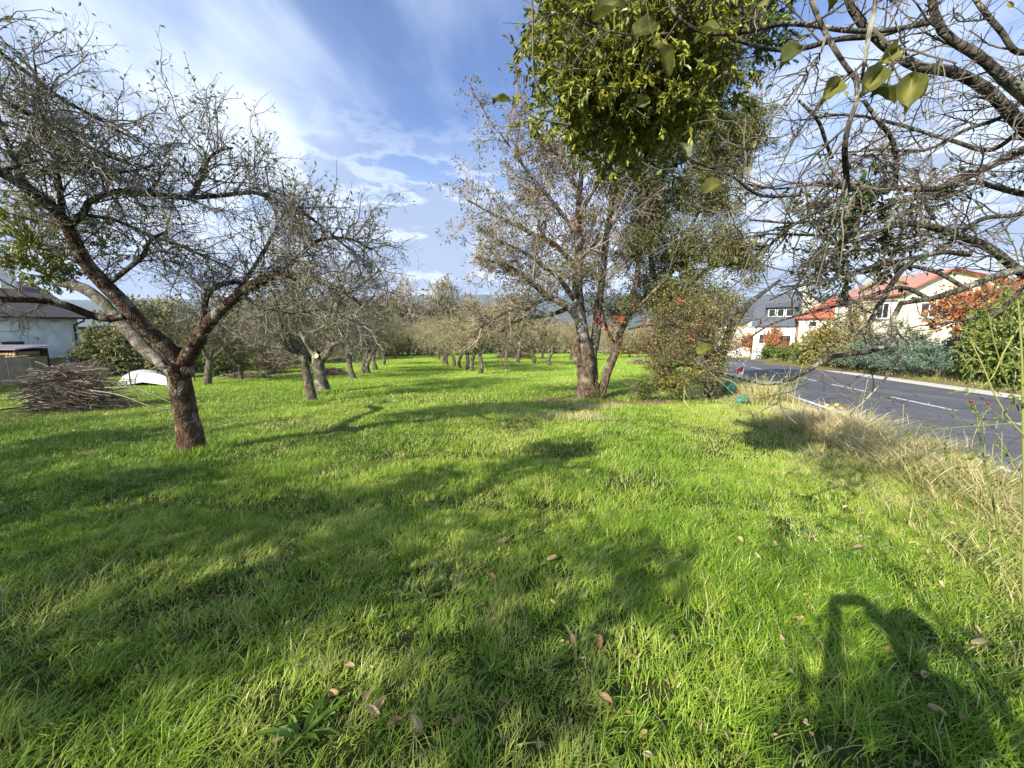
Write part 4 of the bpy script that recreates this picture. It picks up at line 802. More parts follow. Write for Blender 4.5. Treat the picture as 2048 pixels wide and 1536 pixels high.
rows = [ # px, py of the foot, model, scale, label
 (960, 748, 0, 1.0, 'nearest orchard tree of the middle row, forked pale trunk'),
 (944, 742, 1, .95, 'second orchard tree of the middle row from the near end'),
 (935, 738, 2, .95, 'third orchard tree of the middle row from the near end'),
 (920, 736, 0, .95, 'fourth orchard tree of the middle row, thin leaning trunk'),
 (907, 733, 1, .95, 'fifth orchard tree of the middle row from the near end'),
 (894, 729, 2, 1.0, 'sixth orchard tree of the middle row from the near end'),
 (888, 727, 1, 1.0, 'seventh orchard tree of the middle row from the near end'),
 (878, 719, 4, 1.05, 'far orchard tree at the left end of the middle row'),
 (860, 712, 4, 1.15, 'farthest orchard tree behind the left end of the middle row'),
 (707, 758, 3, .95, 'nearest orchard tree of the left row, forked low, right of the sawn thick trunk'),
 (729, 747, 1, .95, 'second orchard tree of the left row, straight trunk'),
 (738, 747, 0, .95, 'third orchard tree of the left row, straight trunk beside the second'),
 (752, 740, 3, 1.0, 'fourth orchard tree of the left row, forked near the ground'),
 (767, 729, 2, 1.0, 'fifth orchard tree of the left row from the near end'),
 (790, 716, 4, 1.1, 'sixth orchard tree of the left row, dense crown'),
 (815, 711, 4, 1.15, 'last orchard tree at the far end of the left row'),
 (1068, 729, 1, .95, 'orchard tree with dark upright trunk right of the dark brush heap'),
 (1100, 731, 0, .9, 'orchard tree with thin pale trunk left of the pear tree'),
 (1085, 716, 2, 1.0, 'far orchard tree between the dark trunk and the thin pale trunk'),
 (1142, 721, 2, .95, 'orchard tree just left of the pear tree trunk'),
 (1012, 720, 4, 1.0, 'orchard tree standing against the dark brush heap'),
 (1035, 726, 3, .9, 'short stout orchard tree in front of the dark brush heap'),
 (1225, 716, 0, 1.0, 'far orchard tree seen between the pear tree and the leaning stem'),
 (1260, 714, 2, 1.0, 'far orchard tree seen right of the leaning stem'),
 (1180, 712, 1, 1.0, 'far orchard tree hidden behind the pear tree trunk'),
 (413, 768, 3, 1.0, 'dark leafy apple tree right of the large rusty trunk'),
 (483, 760, 3, .7, 'small apple tree with whitewashed foot by the bushes'),
]
for (px, py, i, sc, lb) in rows: put(i, G(px, py), lb, sc)
# trees standing outside the frame behind the photographer; their crowns shade the lawn
for (x, y, i, sc, rz) in [(-7.6, -1.8, 3, 1.25, 1), (-4.9, -.6, 4, .9, 5), (-10.2, .6, 4, 1.05, 2), (-3.4, -5.4, 4, 1.2, 3), (-13.2, 4.4, 3, 1.1, 4), (-1.6, -3.2, 3, 1.0, .3)]:
    put(i, (x, y, gz(x, y)), 'orchard tree behind the photographer, outside the picture', sc, rz, 'orchard trees behind the photographer')

for j, (gx_, gy_, h_, R_m) in enumerate([(-4.4, 3.9, 3.0, .6), (-2.2, 3.2, 3.1, .5), (.5, 5.3, 3.1, .5), (-.1, 1.55, 3.3, .36), (-1.0, 4.3, 3.0, .3), (.9, 2.4, 3.4, .3), (-7.5, 6.2, 3.0, .6)]):  # leaf balls added out of view, placed to throw shadow blotches on the lawn
    mistletoe((gx_ - 1.23 * h_, gy_ - 1.32 * h_, h_), 0, 0, R_m, int(2600 * (R_m / .5) ** 2), .07, 'unseen mistletoe ball added behind the photographer to cast blotchy shade on the lawn', seed=900 + j, group='added shade casters behind the photographer', squash=(1, 1, .7))
# ------------------------------------------------------------ bushes and trees round the meadow
def bush(seed, leaf, twig='twig_olive', n=12000, leafL=.10, rad=(1.0, 1.0, .8), zc=.75, ntrunk=4, nsub=60, name='bush', tw=.012, L=.36, up=.2):
    r = np.random.default_rng(seed); t = local_thing(name, (0, 0, -60), 'bush', 'bush'); C = np.array((0, 0, zc))
    br, tws = cloudtwigs(C, rad, nsub, 10, L, r, tw, 4, up, .45, .16, .2, .02)
    a = Acc(); e = nrm(r.normal(size=(ntrunk, 3)) * (1, 1, .2)) * .25 * np.array(rad) + C; s = np.zeros((ntrunk, 3)) + r.normal(size=(ntrunk, 3)) * (.06, .06, 0) - (0, 0, .1)
    tt = np.linspace(0, 1, 8)[None, :, None]; tubes(a, s[:, None] * (1 - tt) + e[:, None] * tt + r.normal(size=(ntrunk, 8, 3)) * .02, np.linspace(.06, .025, 8)[None] * np.ones((ntrunk, 1)), 6, .3)
    a.build('trunk', M['bark_far'], t, True)
    a = Acc(); tubes(a, *br, 4); tubes(a, *tws, 3); a.build('twigs', M[twig], t)
    if n:
        a = Acc(); leaves_on(a, tws, n, leafL, .7, 'diamond', (0, 1), r, None, .2, (.4, 1.2)); a.build('leaves', M[leaf], t)
    return t
BP = {'olive': bush(301, 'olive_bush'), 'yellow': bush(302, 'yellow_bush', n=9500), 'ochre': bush(303, 'ochre_bush', n=9500), 'green': bush(304, 'green_bush', n=13000), 'orange': bush(305, 'orange_bush', n=9500),
      'bare': bush(306, 'olive_bush', 'twig_pink', 900, .1, (1, 1, 1.1), 1.0, 3, 110, tw=.014, L=.5, up=.5), 'fine': bush(307, 'green_bush', n=17000, leafL=.085, nsub=90), 'smoke': bush(309, 'orange_bush', n=8500, rad=(1.3, 1.2, .85), zc=2.4, ntrunk=5, nsub=80, leafL=.11), 'tall': bush(308, 'olive_bush', 'twig_olive', 2200, .1, (.55, .55, 1.5), 1.5, 3, 90, tw=.012, L=.45, up=1.2)}
bused = set()
def plantb(kind, loc, label, w, h, name='bush', cat='bush', group=None, rz=None):
    """w = half width in metres, h = height in metres"""
    p = BP[kind]; hh = {'bare': 2.1, 'tall': 3.0, 'smoke': 3.3}.get(kind, 1.55); ww = .55 if kind == 'tall' else 1.0
    sc = (w / ww, w / ww, h / hh); rz = random.random() * 6.28 if rz is None else rz
    if kind in bused: o = dup(p, loc, rz, sc, label, group)
    else: bused.add(kind); o = p; o.location = [float(q) for q in loc]; o.rotation_euler = (0, 0, rz); o.scale = sc; o['label'] = label
    if group: o['group'] = group
    elif 'group' in o: del o['group']
    o.name = name; o['category'] = cat; return o
def at(px, py, top, kind, wpx, label, name='bush', cat='bush', group=None, dd=None):
    g = G(px, py); d = g[1] if dd is None else dd
    if dd is not None: g = P(px, py, d)
    plantb(kind, g, label, wpx * d / F, (py - top) * d / F, name, cat, group)
gb = 'bushes and trees along the far edge of the meadow'
for q in [
 (240, 752, 662, 'olive', 52, 'loose green bush right of the blue white house above the brush pile'),
 (180, 744, 690, 'olive', 32, 'low bush at the corner of the blue white house'),
 (300, 745, 606, 'olive', 55, 'olive green tree behind the big apple trunk, left of its fork', 'tree', 'tree'),
 (350, 738, 600, 'tall', 40, 'thin bare topped tree behind the fork of the big apple tree', 'tree', 'tree'),
 (345, 756, 690, 'olive', 38, 'dark bush behind the white plastic tunnel'),
 (440, 742, 640, 'olive', 60, 'olive bush behind the dark leafy apple tree'),
 (520, 730, 622, 'ochre', 48, 'ochre yellow autumn tree beyond the left bushes', 'tree', 'tree'),
 (470, 728, 600, 'olive', 50, 'tall olive tree left of the ochre one', 'tree', 'tree'),
 (570, 724, 600, 'olive', 50, 'olive tree between the ochre tree and the sawn trunk', 'tree', 'tree'),
 (545, 745, 690, 'bare', 50, 'grey bare bush along the left edge of the lawn'),
 (450, 752, 700, 'green', 42, 'low dark bush by the small whitewashed tree'),
 (620, 722, 640, 'bare', 42, 'bare brown bush behind the sawn trunk'),
 (600, 722, 585, 'yellow', 40, 'yellowish tree above the curved leaning trunk', 'tree', 'tree'),
 (700, 716, 640, 'bare', 55, 'bare grey bush behind the left orchard row'),
 (675, 712, 600, 'ochre', 42, 'brownish tree behind the left orchard row', 'tree', 'tree'),
 (760, 712, 610, 'olive', 50, 'olive tree at the far left corner of the meadow', 'tree', 'tree'),
 (800, 711, 575, 'bare', 52, 'tall bare pinkish tree closing the left orchard row', 'tree', 'tree'),
 (835, 711, 640, 'bare', 42, 'low bare tree at the end of the lawn avenue', 'tree', 'tree'),
 (862, 709, 600, 'bare', 34, 'bare brown tree left of the pointed tree', 'tree', 'tree'),
 (890, 708, 562, 'tall', 30, 'pointed bare tree rising above the middle row', 'tree', 'tree'),
 (930, 708, 596, 'bare', 46, 'round bare tree right of the pointed tree', 'tree', 'tree'),
 (1000, 707, 600, 'bare', 52, 'wide bare tree above the pale roof in the centre', 'tree', 'tree'),
 (1060, 707, 640, 'olive', 45, 'olive tree behind the dark brush heap', 'tree', 'tree'),
 (1115, 707, 640, 'bare', 40, 'bare tree seen left of the pear tree trunk', 'tree', 'tree'),
 (1160, 707, 650, 'yellow', 34, 'yellowish tree behind the pear tree trunk', 'tree', 'tree'),
 (1225, 708, 655, 'bare', 34, 'bare tree behind the leaning stem', 'tree', 'tree'),
 (1270, 708, 660, 'yellow', 34, 'yellow bush left of the yellow house front'),
 (1320, 709, 640, 'bare', 34, 'bare tree behind the hawthorn', 'tree', 'tree'),
]:
    px, py, top, kd, wpx, lb = q[:6]; nm, ct = (q[6], q[7]) if len(q) > 6 else ('bush', 'bush')
    at(px, py, top, kd, wpx, lb, nm, ct, gb)
# across the road
gr = 'bushes on the far side of the road'
def DQ(px, q): return (q + 5.32) / (.95 * (px - 1024) / F - .313)
for q in [
 (1545, 722, 690, 'green', 26, 9.2, 'clipped green hedge bush nearest the orange tree'), (1580, 727, 688, 'green', 26, 9.2, 'green hedge bush below the grey dormer house'), (1615, 732, 690, 'green', 28, 9.2, 'green hedge bush left of the yellow green shrub'),
 (1512, 715, 668, 'orange', 32, 9.5, 'orange leaved small tree left of the white garage'), (1546, 715, 658, 'orange', 20, 9.6, 'brown orange small tree right beside the white garage door'),
 (1650, 742, 650, 'yellow', 40, 9.6, 'yellow green shrub before the lower red roofed house'), (1700, 745, 608, 'tall', 26, 10.5, 'tall thin yellow shrub against the cream house wall'),
 (1722, 752, 690, 'green', 40, 9.4, 'green shrub left of the blue green juniper'), (1675, 752, 700, 'olive', 34, 8.9, 'dull green shrub at the verge left of the juniper'),
 (1915, 760, 566, 'smoke', 58, 10.6, 'bright orange red shrub before the pale gable'), (2000, 700, 572, 'orange', 40, 11.5, 'orange topped shrub behind the big green one'),
 (2020, 800, 588, 'fine', 66, 9.6, 'big yellow green shrub at the right edge'), (2120, 800, 600, 'fine', 80, 9.3, 'green shrub beyond the right edge'), (1960, 745, 640, 'fine', 40, 9.4, 'dark green shrub under the orange red one'),
 (1500, 722, 695, 'olive', 18, 9.0, 'low olive bush behind the red and white warning board')]:
    px, py, top, kd, wpx, qq, lb = q; d = DQ(px, qq); g = P(px, py, d); g[2] = gz(g[0], g[1]); top_z = P(px, top, d)[2]
    o = plantb(kd, g, lb, wpx * d / F, max(.5, top_z - g[2]), 'bush', 'bush', gr)
    if 'tall thin yellow' in lb: o.children[0].name; [setattr(c.material_slots[0], 'link', 'OBJECT') or setattr(c.material_slots[0], 'material', M['yellow_bush']) for c in o.children if c.name.startswith('leaves')]
# juniper: arching plumes of fine sprays
def juniper(px, py, d, w, h, label, mat='juniper', seed=1, n=60):
    r = np.random.default_rng(seed); b = P(px, py, d); b[2] = gz(b[0], b[1]); t = thing('juniper', b, label, 'bush', 'junipers across the road')
    an = r.uniform(0, 6.28, n); K = 7; tt = np.linspace(0, 1, K)[None]; Ln = r.uniform(.5, 1, n)[:, None]
    st = np.stack([np.cos(an) * .3 * w, np.sin(an) * .3 * w, np.zeros(n)], 1)[:, None]
    el = r.uniform(.25, 1.0, n)[:, None]
    pos = b + st + np.stack([np.cos(an)[:, None] * tt * w * Ln * .85, np.sin(an)[:, None] * tt * w * Ln * .85, h * el * (tt * 1.35 - .35 * tt ** 3) * Ln], -1)
    rad = .02 * np.linspace(1, .3, K)[None] * np.ones((n, 1)); a = Acc(); tubes(a, pos, rad, 4); a.build('branches', M['twig_dark'], t)
    s = spawn((pos, rad), n * 16, .42, r, (15, 45), .15, 4, .08, (.25, 1), .006, 0); a = Acc(); leaves_on(a, s, n * 170, .15, .22, 'blade', (0, 1), r, None, -.1); a.build('sprays', M[mat], t)
juniper(1795, 745, DQ(1795, 9.8), 2.3, 2.3, 'blue green spreading juniper beside the road', seed=401, n=90)
juniper(1872, 752, DQ(1872, 9.6), 2.1, 2.3, 'second blue green juniper, with feathery tips, under the orange red shrub', seed=402, n=80)
juniper(1745, 735, DQ(1745, 9.6), 1.7, 1.5, 'small blue green juniper at the left end', seed=403, n=50)
juniper(1845, 700, DQ(1845, 11.4), 2.6, 3.2, 'dark green conifer before the gable wall', 'conifer', seed=404, n=90)
# rose and dry stems at the right edge
def rose(loc, label, canes, nleaf, seed, leafm='green_bush', hips=(), name='wild_rose', leafL=.02):
    r = np.random.default_rng(seed); t = thing(name, loc, label, 'bush'); c = limbset(canes, 20); a = Acc(); tubes(a, *c, 6)
    s = spawn(c, len(canes) * 9, .16, r, (35, 80), .2, 5, .2, (.2, 1), .0016, 0); tubes(a, *s, 3); a.build('canes', M['cane'], t, True)
    a = Acc(); leaves_on(a, s, nleaf, leafL, .6, 'leaf', (.2, 1), r); a.build('leaves', M[leafm], t)
    for (px, py, d) in hips:
        h = Acc(); c_ = P(px, py, d); zz_ = np.linspace(-1, 1, 7); pts = np.array([c_ + (0, 0, q * .011) for q in zz_])[None]; tubes(h, pts, (.0058 * np.sqrt(np.maximum(1.02 - zz_ ** 2, .02)))[None], 8); h.build('rose_hip', M['hip'], t, True)
g0 = P(2040, 1290, 1.9); g0[2] = gz(g0[0], g0[1])
rose(g0, 'wild rose with yellow green canes and red hips on the right edge', [[(2052, 1300, 1.85, 4), (2046, 1150, 1.85, 3.8), (2048, 1000, 1.85, 3.6), (2046, 850, 1.85, 3.4), (2044, 720, 1.85, 3), (2036, 600, 1.85, 2.5)],
  [(2012, 1140, 2.2, 3), (1995, 1050, 2.2, 3), (1975, 950, 2.2, 2.6), (1962, 890, 2.2, 2.2), (1950, 810, 2.2, 1.8)], [(2048, 870, 1.8, 2.4), (2020, 840, 1.8, 2.2), (1990, 790, 1.8, 2), (1965, 730, 1.8, 1.8), (1940, 680, 1.8, 1.5)],
  [(2048, 840, 1.9, 2.2), (2020, 780, 1.9, 2), (1990, 690, 1.9, 1.8), (1975, 620, 1.9, 1.5)], [(2050, 845, 1.7, 1.3), (1950, 852, 1.7, 1.3), (1850, 860, 1.7, 1.0)], [(2060, 900, 2.0, 2), (2000, 930, 2.0, 1.6), (1930, 900, 2.0, 1.2)],
  [(2048, 640, 1.9, 2), (2010, 700, 1.9, 2), (1980, 760, 1.9, 1.6), (1930, 790, 1.9, 1.2)]], 330, 501, 'green_bush', [(1942, 802, 1.8), (2030, 797, 1.85), (1975, 806, 1.9)])
g0 = P(1520, 800, 7.2); g0[2] = gz(g0[0], g0[1])
rose(g0, 'dark thorny rose bush with thin arching stems at the near road edge', [[(1520 + r_, 810, 7.2, 1.6), (1520 + r_ * 1.8, 770, 7.2, 1.3), (1520 + r_ * 3, 745 + abs(r_) * .4, 7.2, 1)] for r_ in (-26, -18, -10, -3, 4, 10, 18, 26, 32)], 500, 502, 'autumn_leaf', (), 'wild_rose', .03)
#PART3
# ------------------------------------------------------------ buildings
def quad_wall(acc, p0, p1, z0, z1, th=.25, inward=(0, 1), t=0.0):
    """wall panel between two ground points, thickness inward"""
    n = np.array([inward[0], inward[1], 0]) * th; a_ = np.array([*p0, z0]); b_ = np.array([*p1, z0]); up = np.array((0, 0, z1 - z0))
    v = np.array([a_, b_, b_ + up, a_ + up]); v = np.vstack([v, v + n]); acc.add(v, [(0, 1, 2, 3), (7, 6, 5, 4), (0, 4, 5, 1), (1, 5, 6, 2), (2, 6, 7, 3), (3, 7, 4, 0)], t)
def prism(acc, poly, dirv):
    """extrude a planar polygon (n points) along dirv; n 4 or 5 (gable)"""
    p = np.asarray(poly, float); q = p + np.asarray(dirv, float); n = len(p); v = np.vstack([p, q])
    for k_ in (0, n):
        if n == 5: acc.add(p if k_ == 0 else q, [(0, 1, 2, 4)]); acc.add(p if k_ == 0 else q, [(2, 3, 4)])
        else: acc.add(p if k_ == 0 else q, [(0, 1, 2, 3)])
    acc.add(v, [(j, (j + 1) % n, (j + 1) % n + n, j + n) for j in range(n)])
def onwall(p0, p1, s, z, out, o=0.0):
    d = np.array(p1, float) - np.array(p0, float); L = np.linalg.norm(d); q = np.array(p0) + d / L * s; return np.array([q[0] + out[0] * o, q[1] + out[1] * o, z])
def window(parent, p0, p1, s, z, w, h, out, frame='frame_white', bars=1, glass='glass', sill=True):
    d = nrm(np.array([p1[0] - p0[0], p1[1] - p0[1]])); fr = Acc()
    def pc(sa, sb, za, zb, o0, o1):
        A_ = onwall(p0, p1, sa, za, out, o0); B_ = onwall(p0, p1, sb, za, out, o0); up = np.array((0, 0, zb - za)); n = np.array([out[0], out[1], 0]) * (o1 - o0)
        v = np.vstack([[A_, B_, B_ + up, A_ + up], np.array([A_, B_, B_ + up, A_ + up]) + n]); return v, [(0, 3, 2, 1), (4, 5, 6, 7), (0, 1, 5, 4), (1, 2, 6, 5), (2, 3, 7, 6), (3, 0, 4, 7)]
    b = .07
    for q in ((s - b, s, z - b, z + h + b), (s + w, s + w + b, z - b, z + h + b), (s, s + w, z + h, z + h + b), (s, s + w, z - b, z)): fr.add(*pc(*q, .004, .06))
    for j in range(bars): x_ = s + w * (j + 1) / (bars + 1); fr.add(*pc(x_ - .025, x_ + .025, z, z + h, .022, .05))
    if sill: fr.add(*pc(s - .12, s + w + .12, z - b - .05, z - b, .004, .12))
    f = fr.build('window', M[frame], parent); f['_o'] = parent.get('_o', [0, 0, 0])
    g = Acc(); g.add(*pc(s, s + w, z, z + h, .006, .018)); g.build('pane', M[glass], f)
HN = np.array((.93, -.36)); HW = np.array((-.36, -.93)); H0 = np.array((-23.5, 21.1))
h1 = thing('house', (*H0, gz(*H0)), 'low blue white plastered house with dark brown sheet roof at the left edge', 'house')
ez = 2.17; a = Acc(); zb = -1.4
gp = [(*H0, zb), (*(H0 - HN * 10.6), zb), (*(H0 - HN * 10.6), ez), (*(H0 - HN * 5.3), 4.12), (*H0, ez)]
prism(a, gp, (*(HW * 13), 0)); a.build('wall', M['wall_blue'], h1)
a = Acc(); e0 = H0 - HW * .35 + HN * .35; r0_ = H0 - HW * .35 - HN * 5.3
slab(a, [(*e0, ez - .02), (*(e0 + HW * 13.7), ez - .02), (*(r0_ + HW * 13.7), 4.26), (*r0_, 4.26)], .10)
e2 = r0_ - HN * 5.65; slab(a, [(*r0_, 4.262), (*(r0_ + HW * 13.7), 4.262), (*(e2 + HW * 13.7), ez - .02), (*e2, ez - .02)], .10)
rf = a.build('roof', M['roof_dark'], h1); rf['_o'] = h1['_o']
a = Acc(); ch = H0 - HN * 4.1 + HW * 1.0; Mx = Matrix.Translation((*ch, 0)) @ Matrix.Rotation(math.atan2(HW[1], HW[0]), 4, 'Z')
box(a, -.30, .30, -.26, .26, 3.2, 4.95, Mx); box(a, -.36, .36, -.32, .32, 4.95, 5.04, Mx); a.build('chimney', M['wall_white'], rf)
a = Acc(); rod(a, (*(e0 + HN * .05 + HW * 0), ez - .06), (*(e0 + HN * .05 + HW * 13.5), ez - .06), .055, 10)
c_ = H0 + HN * .07 + HW * .18
pp = np.array([[(*(e0 + HN * .04 + HW * .25), ez - .08), (*(e0 + HN * .04 + HW * .25), ez - .2), (*(c_), ez - .42), (*c_, ez - .7), (*c_, .6), (*c_, gz(*c_))]]); tubes(a, pp, np.full((1, 6), .045), 10, .3); a.build('downpipe', M['gutter_dark'], h1, True)
window(h1, H0, H0 + HW, 2.1, .25, .55, .62, HN, 'frame_dark', 1)
sh_ = thing('shed', (*(H0 + (.2, 2.6)), gz(*(H0 + (.2, 2.6)))), 'small dark board shed with flat roof just right of the blue white house', 'shed')
s0 = P(176, 700, 24.0); s1 = P(198, 700, 24.0); a = Acc(); box(a, s0[0], s1[0], 24, 26.5, gz(s0[0], 24) - .2, 1.35); a.build('wall', M['wood_dark'], sh_)
s1 = P(236, 700, 24.0); a = Acc(); slab(a, [(s0[0] - .2, 23.6, 1.66), (s1[0], 23.6, 1.38), (s1[0], 27, 1.5), (s0[0] - .2, 27, 1.75)], .16); a.build('roof', M['wood_dark'], sh_)
a = Acc(); rod(a, (s1[0] - .2, 23.8, 1.3), (s1[0] - .2, 23.8, gz(s1[0], 23.8) - .1), .05); a.build('post', M['wood_dark'], sh_)
# wood store with corrugated roof
ws0, ws1 = P(-220, 700, 17.5)[0], P(104, 700, 17.6)[0]; gzz = float(gz(ws0, 16.4))
wsd = thing('wood_store', ((ws0 + ws1) / 2, 16.6, gzz), 'low wood store with corrugated metal roof below the small dark window', 'wood store')
a = Acc(); xs = np.linspace(ws0 - .15, ws1 + .12, 260); zc_ = .70 + .022 * np.sin(xs * 6.283 / .13)
rowv = [np.column_stack([xs, np.full_like(xs, y_), zc_ + dz_]) for y_, dz_ in ((16.2, 0), (17.6, .13), (17.6, .115), (16.2, -.015))]
i_ = np.arange(259); n_ = 260; a.add(np.vstack(rowv), np.vstack([np.stack([i_ + r0 * n_, i_ + 1 + r0 * n_, i_ + 1 + ((r0 + 1) % 4) * n_, i_ + ((r0 + 1) % 4) * n_], -1) for r0 in range(4)])); a.build('roof', M['metal'], wsd)
for x_ in (ws0, (ws0 + ws1) / 2, ws1 - .08):
    a = Acc(); box(a, x_, x_ + .08, 16.3, 16.38, gzz - .1, .67); a.build('post', M['wood_dark'], wsd)
a = Acc(); box(a, ws0, ws1, 17.4, 17.45, gzz - .1, .70); a.build('back_wall', M['wood_dark'], wsd)
a = Acc(); rr_ = np.random.default_rng(55)
z_ = gzz + .02; row = 0
while z_ < .52:
    x_ = ws0 + .15 + (row % 2) * .07
    while x_ < ws1 - .15:
        r_ = rr_.uniform(.05, .08); tubes(a, np.array([[(x_, 16.45 + rr_.uniform(-.05, .05), z_ + r_), (x_, 16.9, z_ + r_), (x_, 17.3, z_ + r_)]]), np.full((1, 3), r_), 8)
        cap(a, (x_, 16.42, z_ + r_), (0, -1, 0), r_ * .97, 8, .01); a.a[-1][:] = rr_.uniform(.4, 1); x_ += 2 * r_ + .005
    z_ += .12; row += 1
tag(a.build('firewood', M['log']), 'stacked split firewood under the corrugated roof', 'firewood', kind='stuff')
# concrete panel wall and wire fence in front of it
w0, w1 = G(-180, 800), G(138, 752); cw = thing('concrete_wall', (w0 + w1) / 2, 'grey brown concrete panel wall in front of the wood store', 'wall')
for j in range(6):
    q0 = w0 + (w1 - w0) * j / 6; q1 = w0 + (w1 - w0) * (j + .985) / 6; h_ = 1.2 - .07 * j; a = Acc(); n2 = nrm(np.array([-(q1 - q0)[1], (q1 - q0)[0]]))
    quad_wall(a, q0[:2], q1[:2], q0[2] - .2, q0[2] + h_, .08, n2); quad_wall(a, q0[:2] - n2 * .02, q1[:2] - n2 * .02, q0[2] + h_, q0[2] + h_ + .06, .12, n2); a.build('panel', M['concrete'], cw)
wf = thing('wire_fence', G(262, 775), 'thin wire fence on dark steel posts before the white tunnel and the concrete wall', 'fence')
fp = [(-60, 812), (75, 783), (170, 776), (262, 772), (318, 768), (390, 763), (470, 757)]
fpt = [G(*q) for q in fp]
for q in fpt: a = Acc(); rod(a, q - (0, 0, .1), q + (0, 0, .72), .022, 8); a.build('post', M['steel'], wf)
a = Acc()
for q0, q1 in zip(fpt[:-1], fpt[1:]):
    for hz in np.linspace(.05, .68, 8): rod(a, q0 + (0, 0, hz), q1 + (0, 0, hz), .0022, 3)
    nn_ = int(np.linalg.norm(q1 - q0) / .16)
    for j in range(1, nn_): b_ = q0 + (q1 - q0) * j / nn_; rod(a, b_ + (0, 0, .03), b_ + (0, 0, .69), .0016, 3)
o = a.build('wire', M['steel'], wf); o['kind'] = 'stuff'
# white plastic tunnel
tc = G(292, 771); tn = thing('plastic_tunnel', tc, 'low rounded white plastic garden tunnel behind the brush pile', 'garden tunnel')
a = Acc(); nu, nv_ = 20, 12; uu = np.linspace(0, math.pi, nu); yy_ = np.linspace(0, 3.2, nv_); sq = 1 - .25 * (yy_ / 3.2) ** 2
V_ = np.array([[(tc[0] - .95 * y__ - 1.08 * math.cos(t) * s_, tc[1] + y__, tc[2] - .04 - .03 * y__ + (.54 * math.sin(t) ** .9 + .01 * math.sin(9 * t + y__ * 3)) * s_) for t in uu] for y__, s_ in zip(yy_, sq)]).reshape(-1, 3)
i_ = (np.arange(nv_ - 1)[:, None] * nu + np.arange(nu - 1)[None]).ravel(); a.add(V_, np.stack([i_, i_ + 1, i_ + nu + 1, i_ + nu], -1)); a.build('film', M['sheet'], tn, True)
a = Acc(); ring = V_[:nu]; cen = np.array([[tc[0], tc[1] - .12, tc[2] + .15]]); a.add(np.vstack([ring, cen]), np.stack([np.arange(nu - 1), np.arange(nu - 1) + 1, np.full(nu - 1, nu)], -1)); a.build('end_sheet', M['sheet'], tn, True)
bf = thing('board_fence', G(330, 748), 'orange brown boards standing behind the white tunnel', 'fence'); r = np.random.default_rng(3)
for j in range(4):
    px = 308 + j * 11 + r.integers(-2, 3); g = P(px, 700, 17.5); g[2] = gz(g[0], 17.5); a = Acc(); box(a, g[0] - .11, g[0] + .10, 17.5, 17.54, g[2] - .05, g[2] + r.uniform(.75, 1.15)); a.build('board', M['board'], bf)
# right side: houses across the road
def gable_house(name_label, F0, v, L, s, D, ap, eL, eR, za, zb, wall, roof, oh=.3, thk=.12, cat='house'):
    v = nrm(np.array(v, float)); s = nrm(np.array(s, float)); F0 = np.array(F0, float)
    t = thing('house', (*F0, zb + .3), name_label, cat); F1 = F0 + v * L; A_ = F0 + v * ap; a = Acc()
    prism(a, [(*F0, zb), (*F1, zb), (*F1, eR), (*A_, za), (*F0, eL)], (*(s * D), 0)); a.build('wall', M[wall], t)
    a = Acc(); sl = (za - eL) / ap; sr = (za - eR) / (L - ap); B0 = -s * oh; d_ = s * (D + 2 * oh)
    l0 = F0 - v * oh + B0; m0 = A_ + B0; r0 = F1 + v * oh + B0
    slab(a, [(*l0, eL - sl * oh + thk), (*m0, za + thk), (*(m0 + d_), za + thk), (*(l0 + d_), eL - sl * oh + thk)], thk - .006)
    slab(a, [(*m0, za + thk + .002), (*r0, eR - sr * oh + thk), (*(r0 + d_), eR - sr * oh + thk), (*(m0 + d_), za + thk + .002)], thk - .006)
    rf_ = a.build('roof', M[roof], t); rf_['_o'] = t['_o']; return t, rf_, F0, F1, v, s
hA, rA, F0, F1, v_, s_ = gable_house('large cream house with faded red roof and a wide pale gable across the road', (29.7, 30), (.995, .08), 13.5, (.13, .99), 7.2, 3.7, 4.17, 4.5, 5.93, -1.6, 'wall_cream', 'roof_pink')
out = np.array((v_[1], -v_[0])); window(hA, F0, F1, 1.75, 2.45, 1.35, 1.0, out, 'frame_white', 1); window(hA, F0, F1, 7.4, 2.45, 1.35, 1.0, out, 'frame_white', 1)
outs = -nrm(np.array((s_[1], -s_[0]))); B0 = F0 + s_ * 9
for q in (1.0, 4.4): window(hA, F0, B0, q, 2.4, 1.1, 1.1, outs, 'frame_white', 1)
a = Acc(); B0 = F0 + s_ * 7.2; rod(a, (*(F0 + outs * .38 - s_ * .2), 4.05), (*(B0 + outs * .38), 4.05), .06, 8); a.build('gutter', M['gutter_red'], hA, True)
a = Acc(); p_ = [(*(F0 - v_ * .28 - s_ * .34), 4.10), (*(F0 + v_ * 3.7 - s_ * .34), 6.02)]; tubes(a, np.array([[p_[0], np.mean(p_, 0), p_[1]]]), np.full((1, 3), .07), 4, .3); p_ = [p_[1], (*(F0 + v_ * 13.7 - s_ * .34), 4.50)]; tubes(a, np.array([[p_[0], np.mean(p_, 0), p_[1]]]), np.full((1, 3), .07), 4, .3); a.build('barge_board', M['gutter_red'], hA)
u_ = nrm(np.array((-.313, -.95))); vB = nrm(np.array((.95, -.313)))
